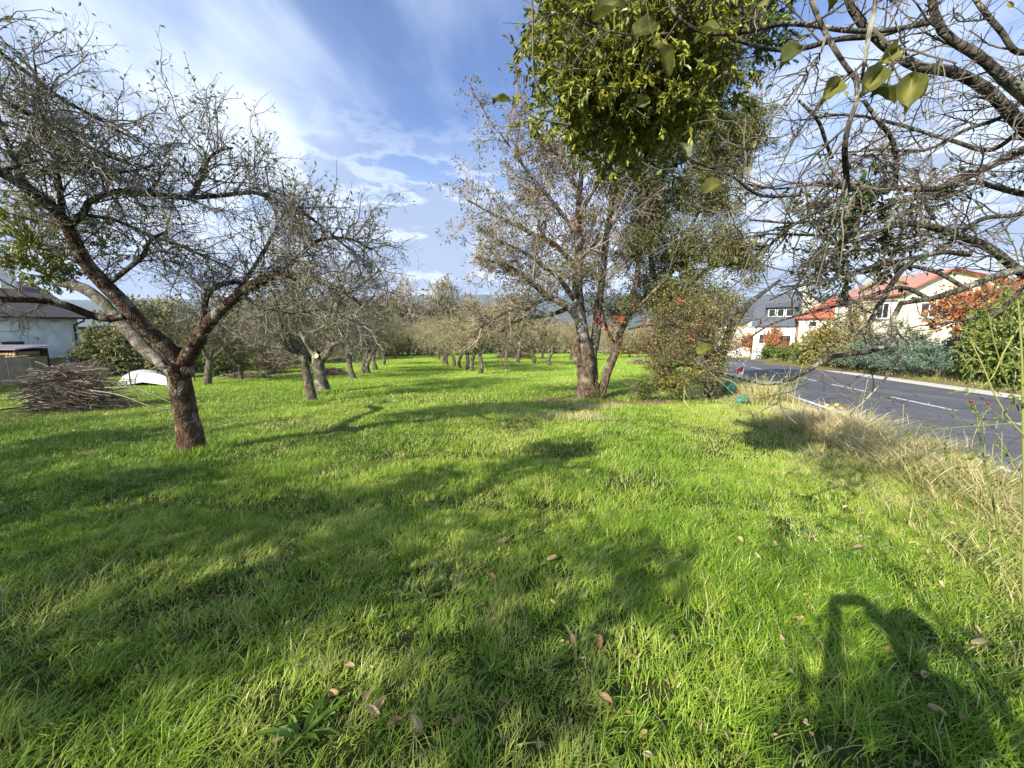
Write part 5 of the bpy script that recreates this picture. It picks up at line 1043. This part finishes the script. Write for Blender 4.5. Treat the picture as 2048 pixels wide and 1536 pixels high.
def eave_house(label, E0, Lh, D, eave, ridge, zb, wall, roof, rd=.5, oh=.3):
    t = thing('house', (*E0, zb + .3), label, 'house'); E0 = np.array(E0, float); a = Acc()
    prism(a, [(*E0, zb), (*(E0 + vB * D), zb), (*(E0 + vB * D), eave), (*(E0 + vB * D * rd), ridge), (*E0, eave)], (*(u_ * Lh), 0)); a.build('wall', M[wall], t)
    a = Acc(); sl = (ridge - eave) / (D * rd); e_ = E0 - vB * oh - u_ * oh; m_ = E0 + vB * D * rd - u_ * oh; b_ = E0 + vB * (D + oh) - u_ * oh; d_ = u_ * (Lh + 2 * oh)
    slab(a, [(*e_, eave - sl * oh + .1), (*m_, ridge + .1), (*(m_ + d_), ridge + .1), (*(e_ + d_), eave - sl * oh + .1)], .095)
    slab(a, [(*m_, ridge + .102), (*b_, eave - sl * oh + .1), (*(b_ + d_), eave - sl * oh + .1), (*(m_ + d_), ridge + .102)], .095)
    r_ = a.build('roof', M[roof], t); r_['_o'] = t['_o']; return t, r_
hB = thing('house', (30.8, 42, -1.5), 'lower cream house with bright red hipped roof, joined to the large gabled house', 'house')
E0 = np.array((30.8, 42.0)); uh = nrm(np.array((.8, -.6))); vh = np.array((-uh[1], uh[0])); a = Acc(); Lh, Dh = 9.0, 7.4
prism(a, [(*E0, -2.2), (*(E0 + uh * Lh), -2.2), (*(E0 + uh * Lh), 2.8), (*E0, 2.8)], (*(vh * Dh), 0)); a.build('wall', M['wall_cream'], hB)
def hp(x, y, z): q = E0 + uh * x + vh * y; return (q[0], q[1], z)
o_ = .35; A0_, A1_, A2_, A3_ = hp(-o_, -o_, 2.72), hp(Lh + o_, -o_, 2.72), hp(Lh + o_, Dh + o_, 2.72), hp(-o_, Dh + o_, 2.72); R0_, R1_ = hp(3.0, Dh / 2, 5.0), hp(Lh + o_, Dh / 2, 5.0)
a = Acc(); a.add([A0_, A1_, R1_, R0_, A2_, A3_], [(0, 1, 2, 3), (4, 5, 3, 2)]); a.add([A0_, R0_, A3_], [(0, 1, 2)]); dn = np.array((0, 0, -.12)); low_ = [np.array(q) + dn for q in (A0_, A1_, A2_, A3_)]; a.add([A0_, A1_, A2_, A3_, *low_], [(0, 4, 5, 1), (1, 5, 6, 2), (2, 6, 7, 3), (3, 7, 4, 0), (4, 7, 6, 5)])
rB = a.build('roof', M['roof_red'], hB); rB['_o'] = hB['_o']
Bf = -vh; E1 = E0 + uh
for q, z0, w_, h_ in ((1.0, 1.75, .6, .5), (3.0, 1.75, .6, .5), (.9, -.3, .9, 1.3), (5.2, .9, 1.0, 1.2)): window(hB, E0, E1, q, z0, w_, h_, Bf, 'frame_white', 1 if w_ > .7 else 0)
a = Acc(); rod(a, hp(-o_, -o_ - .05, 2.62), hp(Lh, -o_ - .05, 2.62), .06, 8); tubes(a, np.array([[hp(-.1, -o_, 2.6), hp(-.05, -.25, 2.4), hp(.05, -.08, 2.2), hp(.05, -.08, 1.5), hp(.05, -.08, -1.4)]]), np.full((1, 5), .06), 8, .3); a.build('gutter', M['gutter_red'], hB, True)
Bo = -vB
u_ = nrm(np.array((.8, -.6))); vB = nrm(np.array((.6, .8))); Bo = -vB; K0 = np.array((28.9, 46.4)); hC, rC = eave_house('white house with slate grey roof and a wide glazed dormer, left of the red roofs', K0, 4.0, 9, 1.95, 5.6, -2.4, 'wall_white', 'roof_slate')
K1 = K0 + u_; window(hC, K0, K1, 2.5, -.5, 1.1, 1.2, Bo, 'frame_white', 0); window(hC, K0, K1, .6, -.2, 1.0, 1.0, Bo)
dm = K0 + u_ * 1.0 + vB * 1.1; a = Acc(); Mx = Matrix.Translation((*dm, 0)) @ Matrix.Rotation(math.atan2(u_[1], u_[0]), 4, 'Z')
box(a, 0, 2.8, 0, 2.6, 2.5, 3.95, Mx); d1 = a.build('dormer', M['roof_slate'], rC); a = Acc(); slab(a, [tuple(Mx @ Vector(q)) for q in ((-.25, -.45, 4.04), (3.05, -.45, 4.04), (3.05, 2.9, 4.8), (-.25, 2.9, 4.8))], .08); a.build('dormer_roof', M['roof_slate'], rC)
d1['_o'] = hC['_o']
for j in range(3):
    f = Acc(); x0 = .2 + j * .84; Mb = Mx
    box(f, x0, x0 + .72, -.035, -.004, 2.90, 3.80, Mb); f.build('dormer_window', M['frame_white'], rC); f = Acc(); box(f, x0 + .07, x0 + .65, -.045, -.037, 2.97, 3.73, Mb); f.build('dormer_pane', M['glass'], rC)
hD, rD, F0, F1, v_, s_ = gable_house('tall cream gabled house with chimneys behind the slate grey roof', (32.6, 55), (1, .05), 15, (.1, 1), 9, 8.2, 2.2, 3.2, 6.7, -2.9, 'wall_cream', 'roof_slate')
a = Acc(); box(a, 41.6, 42.3, 56.5, 57.2, 5.7, 7.7); a.build('chimney', M['wall_cream'], rD)
window(hD, F0, F1, 5.6, 2.2, 1.0, 1.1, np.array((.05, -1)), 'frame_white', 1)
gw = thing('garden_wall', P(1480, 700, 50), 'low white garden wall at the far bend of the road', 'wall'); a = Acc(); x0, x1 = P(1466, 700, 51)[0], P(1530, 700, 51)[0]; box(a, x0, x1, 51, 51.2, -3.0, -1.0); a.build('wall', M['wall_white'], gw); a = Acc(); box(a, x0 - .05, x1 + .05, 50.95, 51.25, -1.0, -.92); a.build('coping', M['kerb'], gw)
for (xa, xb, yt, ye, d, wl, rf_, lb) in ((962, 1000, 680, 692, 66, 'wall_cream', 'sheet', 'distant pale house with light roof beyond the middle orchard row'), (1082, 1140, 684, 694, 72, 'wall_white', 'roof_pink', 'distant white house with faded roof left of the pear tree trunk'),
                                    (1232, 1262, 678, 690, 70, 'wall_cream', 'roof_slate', 'distant cream house seen through the leaning stem'), (1264, 1292, 682, 692, 66, 'wall_yellow', 'roof_red', 'distant bright yellow house right of the pear tree'), (1296, 1330, 680, 692, 70, 'wall_white', 'roof_slate', 'distant white house behind the orange leaves')):
    x0, x1 = P(xa, 690, d)[0], P(xb, 690, d)[0]; et = P(xa, ye, d)[2]; rt = P(xa, yt, d)[2]; t = thing('house', ((x0 + x1) / 2, d, -2.9), lb, 'house'); a = Acc(); box(a, x0, x1, d, d + 5, -3.2, et); a.build('wall', M[wl], t)
    a = Acc(); slab(a, [(x0 - .3, d - .3, et), (x1 + .3, d - .3, et), (x1 + .3, d + 2.5, rt), (x0 - .3, d + 2.5, rt)], .1); slab(a, [(x0 - .3, d + 2.5, rt + .002), (x1 + .3, d + 2.5, rt + .002), (x1 + .3, d + 5.3, et), (x0 - .3, d + 5.3, et)], .1); a.build('roof', M[rf_], t)
    wn = max(1, int((x1 - x0) / 1.8))
    for j in range(wn): xw = x0 + (x1 - x0) * (j + .5) / wn; a = Acc(); box(a, xw - .35, xw + .35, d - .03, d - .003, et - 1.3, et - .45); a.build('window', M['glass'], t)

# ------------------------------------------------------------ brush piles
def sticks(loc, w, dpt, h, n, seed, label, L=(.5, 1.7), mat='brush', rad=(.004, .014), tails=(), leaves_=0, name='brush_pile', fan=.45):
    r = np.random.default_rng(seed); t = thing(name, loc, label, 'brush pile'); q = r.normal(size=(n, 2)) * .42; x = q[:, 0] * w; y = q[:, 1] * dpt
    top = h * np.exp(-(q[:, 0] ** 2 + q[:, 1] ** 2) * 1.6); z = top * r.random(n) ** .6 + .02; c = np.column_stack([loc[0] + x, loc[1] + y, z]); c[:, 2] += gz(c[:, 0], c[:, 1])
    an = r.normal(0, fan, n) + np.where(r.random(n) < .2, 1.2, 0); el = r.normal(0, .16, n) - .25 * np.sign(q[:, 0]) * np.clip(np.abs(q[:, 0]), 0, .9) * np.sign(np.cos(an)); d = np.column_stack([np.cos(an) * np.cos(el), np.sin(an) * np.cos(el), np.sin(el)])
    Ln = r.uniform(*L, n); K = 7; tt = np.linspace(-.5, .5, K)[None, :, None]; wob = np.cumsum(r.normal(size=(n, K, 3)) * .022, axis=1)
    P_ = c[:, None] + d[:, None] * Ln[:, None, None] * tt + wob; P_[:, :, 2] = np.maximum(P_[:, :, 2], gz(P_[:, :, 0], P_[:, :, 1]) + .01)
    rr = r.uniform(rad[0] ** .5, rad[1] ** .5, n) ** 2; R_ = rr[:, None] * np.linspace(1, .45, K)[None]; a = Acc(); tubes(a, P_, R_, 5)
    tw = spawn((P_, R_), int(n * 1.6), .35, r, (20, 60), 0, 4, .15, (.2, 1), .0035, -.05); a2_ = tw[0]; a2_[:, :, 2] = np.maximum(a2_[:, :, 2], gz(a2_[:, :, 0], a2_[:, :, 1]) + .005); tubes(a, a2_, tw[1], 3)
    if tails: ls = limbset(tails, 16); tubes(a, *ls, 5); tws = spawn(ls, 40, .3, r, (20, 50), 0, 4, .12, (.3, 1), .003); tubes(a, *tws, 3)
    o = a.build('branches', M[mat], t); o['kind'] = 'stuff'
    if leaves_: a = Acc(); leaves_on(a, tw, leaves_, .05, .5, 'leaf', (0, 1), r); a.build('dead_leaves', M['redbrown_leaf'], t)
g = G(152, 818); sticks(g, .85, .65, 1.1, 700, 601, 'big pile of cut brown branches on the lawn at the left', (.5, 1.6), tails=[
 [(200, 762, 9, 1.3), (250, 768, 8.9, 1.2), (300, 785, 8.9, 1), (350, 792, 8.8, .8), (420, 798, 8.7, .5)], [(180, 780, 9, 1.3), (240, 790, 8.9, 1.1), (300, 812, 8.8, .9), (345, 818, 8.6, .5)], [(120, 790, 9, 1.5), (70, 806, 9, 1.2), (20, 832, 9, 1), (-20, 838, 9, .7)], [(130, 800, 9, 1.5), (60, 826, 8.6, 1.1), (-10, 840, 8.4, .7)], [(150, 770, 9, 1.3), (132, 750, 9, 1), (128, 722, 9, .6)], [(120, 765, 9, 1.5), (85, 760, 8.8, 1.5), (60, 758, 8.6, 1.4)], [(210, 775, 8.7, 1.2), (270, 776, 8.6, 1), (330, 800, 8.5, .8), (352, 812, 8.5, .5)]], leaves_=500, fan=.6)
sticks(G(666, 750), 1.0, .5, .34, 150, 602, 'small brown heap of twigs right of the sawn thick trunk', (.3, .9), rad=(.006, .018), leaves_=300)
sticks(G(500, 756), 1.5, .4, .22, 120, 603, 'low brown heap of twigs by the small whitewashed tree', (.3, .9), rad=(.006, .018), leaves_=300)
sticks(G(1032, 716), 2.0, .8, 1.25, 320, 604, 'dark brush heap among the middle orchard trees', (.8, 2.2), 'twig_dark', (.012, .03))
sticks(G(1275, 728), .9, .4, .35, 90, 605, 'pale heap of cuttings on the lawn left of the drooping hawthorn', (.3, .9), 'twig_pink', (.01, .022), leaves_=200)
sticks(G(690, 724), 2.0, .7, .35, 120, 606, 'low row of cut twigs beyond the left orchard row', (.4, 1.4), 'twig_pink', (.012, .026))
a = Acc()
def patch(acc, px, py, rx, ry, seed, dz_=.012):
    r = np.random.default_rng(seed); g = G(px, py); n = 48; an = np.arange(n) / n * 6.2832; rad = 1 + .18 * np.sin(an * 3 + r.random() * 6) + .12 * np.sin(an * 7 + r.random() * 6) + .06 * r.normal(size=n)
    pts = [g[:2]]; 
    for k_ in (.5, 1.0):
        for j in range(n): pts.append(g[:2] + np.array((math.cos(an[j]) * rx, math.sin(an[j]) * ry)) * rad[j] * k_)
    pts = np.array(pts); v = np.column_stack([pts, gz(pts[:, 0], pts[:, 1]) + dz_]); j = np.arange(n); acc.add(v, np.stack([np.zeros(n, int), 1 + j, 1 + (j + 1) % n], -1)); acc.add(v, np.stack([1 + j, 1 + n + j, 1 + n + (j + 1) % n, 1 + (j + 1) % n], -1))
patch(a, 1270, 806, 1.6, .45, 1); patch(a, 1120, 800, .8, .35, 2); patch(a, 560, 748, 3.2, .9, 3); patch(a, 1020, 724, 1.2, 1.0, 4)
tag(a.build('bare_earth', M['earth'], smooth=True), kind='structure')
# ------------------------------------------------------------ road sign, bags, fruit
g = G(1478, 762); sg = thing('marker_board', g, 'red and white striped warning board on an orange base beside the road', 'road sign')
Mx = Matrix.Translation(g.tolist()) @ Matrix.Rotation(R_(-14), 4, 'Z')
a = Acc(); box(a, -.14, .14, -.012, .012, .14, .86, Mx); a.build('board', M['sign_white'], sg)
a = Acc()
for z0, hh_ in ((.38, .20), ):
    v = [tuple(Mx @ Vector(q)) for q in ((-.115, -.015, z0), (.115, -.015, z0 + .16), (.115, -.015, z0 + .16 + hh_), (-.115, -.015, z0 + hh_))]; slab(a, v, .004)

a.build('red_stripes', M['sign_red'], sg)
a = Acc(); box(a, -.03, .03, -.03, .03, .06, .15, Mx); box(a, -.24, .24, -.16, .16, .0, .07, Mx); box(a, -.15, .15, -.10, .10, .07, .11, Mx); a.build('base', M['orange_base'], sg)
def blob(name, loc, rad, mat, parent=None, seed=1, amp=.2, nu=20, nv_=12, fine=1.0):
    r = np.random.default_rng(seed); a = Acc(); th = np.linspace(0, 2 * math.pi, nu, endpoint=False); ph = np.linspace(.02, math.pi - .02, nv_); D_ = np.array([[(math.sin(p_) * math.cos(t), math.sin(p_) * math.sin(t), math.cos(p_)) for t in th] for p_ in ph]).reshape(-1, 3)
    k3 = r.normal(size=(6, 3)) * 2.4 * fine; m_ = 1 + amp * sum(np.sin(D_ @ q + j) for j, q in enumerate(k3)) / 3; v = D_ * m_[:, None] * np.array(rad) + np.array(loc)
    i = (np.arange(nv_ - 1)[:, None] * nu + np.arange(nu)[None]).ravel(); j = (np.arange(nv_ - 1)[:, None] * nu + (np.arange(nu)[None] + 1) % nu).ravel(); a.add(v, np.stack([i, i + nu, j + nu, j], -1)); return a.build(name, M[mat], parent, True)
for (px, py, w, h, lb, sd) in ((1460, 792, .17, .27, 'crumpled green plastic bag behind the hawthorn foot, left one', 1), (1484, 808, .17, .12, 'flat crumpled green plastic bag in the verge grass, lower one', 2)):
    g = G(px, py); tag(blob('plastic_bag', g + (0, 0, h * .8), (w, w * .8, h), 'net', None, sd, .35, 32, 20, 2.2), lb, 'bag')
def GT(px, py):
    r = ray(px, py); 
    for t in np.arange(1, 40, .01):
        p = np.array((0, 0, CAMZ)) + r * t
        if p[2] < gz(p[0], p[1]): return p
    return p
FR = GT(1665, 822)
for (px, py, mt, lb) in ((1653, 815, 'fruit', 'yellow apple on the verge, leftmost of four'), (1663, 821, 'fruit', 'yellow apple on the verge, lowest of four'), (1673, 814, 'fruit', 'yellow apple on the verge, rear one of four'), (1682, 821, 'fruit_brown', 'brown rotting apple on the verge, rightmost of four')):
    p = GT(px, py); r_ = .062; t = thing('apple', p, lb, 'apple', 'apples lying on the road verge'); blob('fruit', p + (0, 0, r_ * .95), (r_, r_, r_ * .9), mt, t, int(px), .04, 24, 16); a = Acc(); rod(a, p + (0, 0, r_ * 1.75), p + (.006, 0, r_ * 2.2), .002, 4); a.build('stalk', M['twig_dark'], t)
# ------------------------------------------------------------ fallen leaves and rosettes in the lawn
def leafproto(seed, mat):
    r = np.random.default_rng(seed); a = Acc(); n_ = 7; t = np.linspace(0, 1, n_); L = .075; wd = np.sin(np.pi * t ** .85) ** .7 * .3 * L; cu = r.uniform(.8, 1.7); rows = []
    for j in range(-2, 3):
        w_ = j / 2; rows.append(np.column_stack([(t - .5) * L, wd * w_ * (1 - .25 * cu * abs(w_)), (cu * .45 * abs(w_) ** 1.5 * wd / L * 2 + .35 * cu * (t - .5) ** 2 + .06 * np.sin(5 * t + j * 2)) * L]))
    v = np.stack(rows, 1).reshape(-1, 3); i = (np.arange(n_ - 1)[:, None] * 5 + np.arange(4)[None]).ravel(); a.add(v, np.stack([i, i + 1, i + 6, i + 5], -1), np.clip(r.random() + .15 * r.normal(size=len(v)), 0, 1)); return a.build('fallen_leaf', M[mat], None, True)
LP_ = [leafproto(700 + j, 'dead_leaf') for j in range(4)] + [leafproto(720, 'yellow_leaf')]
r = np.random.default_rng(77); first = set()
spots = [(1010, 1410), (1075, 1500), (1467, 1432), (1450, 1495), (1288, 1482), (1265, 1268), (1105, 1220), (865, 1138), (790, 1185), (1105, 1132), (1318, 1050), (1380, 1142), (1480, 1092), (1610, 1208), (1600, 1255), (1636, 1300), (920, 1455), (830, 1472), (560, 1488), (505, 1378), (1745, 1058), (1798, 975), (1740, 1055), (1900, 1055), (1950, 1275), (1850, 1370), (1870, 1440), (1920, 1455), (700, 1350), (750, 1440), (880, 1045), (1000, 1110), (1225, 1430), (1140, 1390), (985, 1255), (960, 1225), (615, 1190), (645, 985), (1165, 985), (1210, 1420)]
lsp = [GT(*q) for q in spots]
x, y = sector(190, 1.5, 8, 1.2); lsp += [np.array((a_, b_, float(gz(a_, b_)))) for a_, b_ in zip(x, y) if rq(a_, b_) < -1.2]
for j, p in enumerate(lsp):
    ye = (j % 9 == 4); i_ = 4 if ye else int(r.integers(0, 4)); o = LP_[i_]
    if i_ in first: o = o.copy(); COL.objects.link(o)
    first.add(i_); s_ = r.uniform(.45, 1.1); o.scale = (s_,) * 3; o.location = (p[0], p[1], p[2] + r.uniform(.02, .055)); o.rotation_euler = (r.normal() * .5, r.normal() * .5, r.random() * 6.28)
    tag(o, 'yellow fallen leaf lying on the grass' if ye else 'dry curled brown fallen leaf lying in the grass', 'leaf', 'yellow fallen leaves on the lawn' if ye else 'brown fallen leaves on the lawn')
a = Acc(); x, y = sector(9000, 1.4, 8.5, 1.3); kp = (rq(x, y) < -.8) & (rng.random(len(x)) < .25 + 1.3 * sstep(vn(x * 1.4 + 50, y * 1.4 + 50), .45, .8)); x, y = x[kp], y[kp]; n = len(x)
leaves(a, np.column_stack([x, y, gz(x, y) + rng.uniform(.005, .045, n)]), rng.normal(size=(n, 3)) * (1, 1, .5), rng.normal(size=(n, 3)) * .6 + np.array((0, 0, 1)), rng.uniform(.012, .045, n), rng.uniform(.006, .02, n), 'leaf', rng.random(n), rng)
tag(a.build('leaf_litter', M['dead_leaf']), 'small brown scraps of dead leaf scattered through the lawn', 'leaf litter', kind='stuff')
a = Acc(); x, y = sector(16000, 1.4, 7.0, 1.3); kp = (rq(x, y) < -1.2) & (rng.random(len(x)) < sstep(vn(x * .9 + 20, y * .9 + 80) + .2 * vn(x * 5, y * 5), .62, .85)); x, y = x[kp], y[kp]; n = len(x)
for j in range(3):
    an = 2.09 * j + rng.random(n) * .6; dd_ = np.column_stack([np.cos(an), np.sin(an), np.full(n, .35)]); leaves(a, np.column_stack([x, y, gz(x, y) + rng.uniform(.02, .07, n)]), dd_, np.column_stack([-np.cos(an) * .4, -np.sin(an) * .4, np.ones(n)]), rng.uniform(.012, .02, n), rng.uniform(.012, .018, n), 'leaf', rng.random(n), rng)
tag(a.build('clover', M['weed']), 'small clover leaves growing in patches of the lawn', 'clover', kind='stuff')
def rosette(seed, n, L, Wd):
    r = np.random.default_rng(seed); t = local_thing('broadleaf_weed', (0, 0, -40), 'weed', 'weed'); a = Acc(); an = np.arange(n) / n * 6.28 + r.normal(size=n) * .3; el = r.uniform(.25, .9, n)
    d = np.column_stack([np.cos(an), np.sin(an), el]); leaves(a, np.zeros((n, 3)) + d * .01, d, np.column_stack([-np.cos(an) * el, -np.sin(an) * el, np.ones(n)]), L * r.uniform(.6, 1.2, n), Wd * r.uniform(.7, 1.1, n), 'leaf', r.random(n), r); a.build('leaves', M['weed'], t); return t
WP = [rosette(801, 8, .12, .034), rosette(802, 12, .085, .02)]; wu = set()
for j, (px, py) in enumerate([(1150, 1290), (1205, 1270), (1475, 1260), (1440, 1300), (1395, 1290), (640, 1440), (600, 1480), (560, 1080), (1510, 1130), (1620, 1120), (985, 1345), (300, 890), (260, 880), (1900, 1270), (850, 1200), (1700, 1410)]):
    p = GT(px, py); i_ = j % 2; lb = ('broad leaved dock rosette growing in the lawn', 'small dandelion rosette growing in the lawn')[i_]; gp_ = ('dock rosettes in the lawn', 'dandelion rosettes in the lawn')[i_]
    s_ = r.uniform(.8, 1.3)
    if i_ in wu: dup(WP[i_], p, r.random() * 6.28, s_, lb, gp_)
    else: wu.add(i_); o = WP[i_]; o.location = p.tolist(); o.scale = (s_,) * 3; o['label'] = lb; o['group'] = gp_
# dry stems standing in the verge and below the hawthorn
ds = thing('dry_stem', G(1365, 812), 'two dry pale stems standing in the lawn before the hawthorn', 'plant'); a = Acc(); tubes(a, *limbset([[(1366, 822, 9.2, 1.8), (1368, 795, 9.2, 1.6), (1369, 770, 9.2, 1)], [(1368, 800, 9.2, 1.2), (1378, 815, 9.1, 1), (1384, 822, 9.1, .8)], [(1369, 778, 9.2, 1), (1374, 792, 9.1, .8), (1382, 800, 9.1, .6)]], 10), 5); a.build('stem', M['straw'], ds)
gs = thing('grass_seed_stalks', GT(1800, 905), 'tall seeding grass stalks rising from the verge against the road', 'grass'); a = Acc(); Ls = []
for j in range(46):
    px = r.uniform(1480, 2040); py = 830 + (px - 1500) * .22 + r.uniform(-20, 60); d = 9.5 - (px - 1480) / 560 * 5.6; hgt = r.uniform(55, 120); sl = r.normal() * 30; Ls.append([(px, py, d, .8 * 5 / d), (px + sl * .3, py - hgt * .5, d, .7 * 5 / d), (px + sl, py - hgt, d, .5 * 5 / d)])
ls = limbset(Ls, 10); tubes(a, *ls, 4); e_ = (ls[0][:, 7:], ls[1][:, 7:] * 1.0); leaves_on(a, e_, 900, .018, .25, 'diamond', (0, 1), r); a.build('stalks', M['straw'], gs)['kind'] = 'stuff'

# ------------------------------------------------------------ the photographer, whose shadow falls on the lawn
def skinned(name, verts, edges, radii, root, mat, sub=2):
    me = bpy.data.meshes.new(name); me.from_pydata([tuple(q) for q in verts], edges, []); o = bpy.data.objects.new(name, me); COL.objects.link(o)
    sk = o.modifiers.new('s', 'SKIN'); sk.use_smooth_shade = True
    if not me.skin_vertices: bpy.context.view_layer.objects.active = o
    lay = me.skin_vertices[0].data if me.skin_vertices else None
    for j, q in enumerate(radii): lay[j].radius = (q, q) if np.isscalar(q) else q; lay[j].use_root = (j == root)
    sb = o.modifiers.new('b', 'SUBSURF'); sb.levels = sub; sb.render_levels = sub
    dg = bpy.context.evaluated_depsgraph_get(); dg.update(); nm = bpy.data.meshes.new_from_object(o.evaluated_get(dg)); o.modifiers.clear(); o.data = nm; nm.materials.clear(); nm.materials.append(M[mat]); return o
try:
    bx, by = .02, -.42; V = [(bx, by, .96), (bx, by, 1.12), (bx, by + .01, 1.30), (bx, by, 1.45), (bx, by + .01, 1.53), (bx, by + .02, 1.60), (bx, by + .03, 1.68), (bx, by + .02, 1.75)]
    Rr = [(.16, .12), (.14, .11), (.17, .12), (.13, .09), .055, .075, .088, .06]; Ed = [(j, j + 1) for j in range(7)]
    for sgn in (-1, 1):
        n0 = len(V); V += [(bx + sgn * .10, by, .88), (bx + sgn * .12, by + .02, .50), (bx + sgn * .13, by - .02, .10), (bx + sgn * .14, by + .05, .045), (bx + sgn * .15, by + .17, .03)]; Rr += [.095, .062, .042, .045, .035]; Ed += [(0, n0), (n0, n0 + 1), (n0 + 1, n0 + 2), (n0 + 2, n0 + 3), (n0 + 3, n0 + 4)]
        n1 = len(V); V += [(bx + sgn * .19, by, 1.43), (bx + sgn * .31, by + .08, 1.20), (bx + sgn * .16, by + .27, 1.50), (bx + sgn * .115, by + .325, 1.56), (bx + sgn * .10, by + .36, 1.585)]; Rr += [.062, .045, .030, .034, .030]; Ed += [(3, n1), (n1, n1 + 1), (n1 + 1, n1 + 2), (n1 + 2, n1 + 3), (n1 + 3, n1 + 4)]
        for k_, (dx_, dz_, ln) in enumerate([(-.005, .035, .05), (-.002, .018, .058), (0, 0, .055), (.0, -.018, .045)]):
            m0 = len(V); p0 = np.array((bx + sgn * .10, by + .365, 1.585)); a1 = p0 + (sgn * .002, .012, dz_); a2_ = a1 + (-sgn * ln * .35, .018, dz_ * .2); a3 = a2_ + (-sgn * ln * .4, -.002, 0)
            V += [tuple(a1), tuple(a2_), tuple(a3)]; Rr += [.0095, .0085, .0075]; Ed += [(n1 + 4, m0), (m0, m0 + 1), (m0 + 1, m0 + 2)]
        m0 = len(V); V += [(bx + sgn * .085, by + .33, 1.545), (bx + sgn * .06, by + .345, 1.56)]; Rr += [.011, .009]; Ed += [(n1 + 3, m0), (m0, m0 + 1)]
    pr = thing('person', (bx, by, 0), 'person in dark jacket holding up a phone behind the camera, casting the shadow', 'person')
    bo = skinned('body', V, Ed, Rr, 0, 'cloth'); bo.data.materials.append(M['skin'])
    for f_ in bo.data.polygons:
        c_ = f_.center
        if c_[2] > 1.535 and abs(c_[0] - bx) < .13 and (c_[1] < by + .2) or (c_[1] > by + .29 and c_[2] > 1.2): f_.material_index = 1
    bo.parent = pr; bo.matrix_parent_inverse = Matrix.Translation((-bx, -by, 0)); 
    hr = blob('hair', (bx, by - .005, 1.735), (.098, .105, .085), 'hair', pr, 5, .05); ns = blob('nose', (bx, by + .115, 1.665), (.014, .02, .022), 'skin', pr, 6, .02)
    for s_ in (-1, 1): blob('ear', (bx + s_ * .088, by + .02, 1.665), (.014, .022, .032), 'skin', pr, 7, .02)
except Exception as e:
    print('person failed', e)
ph = thing('phone', (bx, -.035, 1.6), 'black phone held up in both hands', 'phone'); a = Acc(); box(a, bx - .078, bx + .078, -.038, -.030, 1.565, 1.637); o = a.build('phone_body', M['phone'], ph)
a = Acc(); box(a, bx - .073, bx + .073, -.0395, -.0385, 1.57, 1.632); a.build('screen', M['glass'], ph)
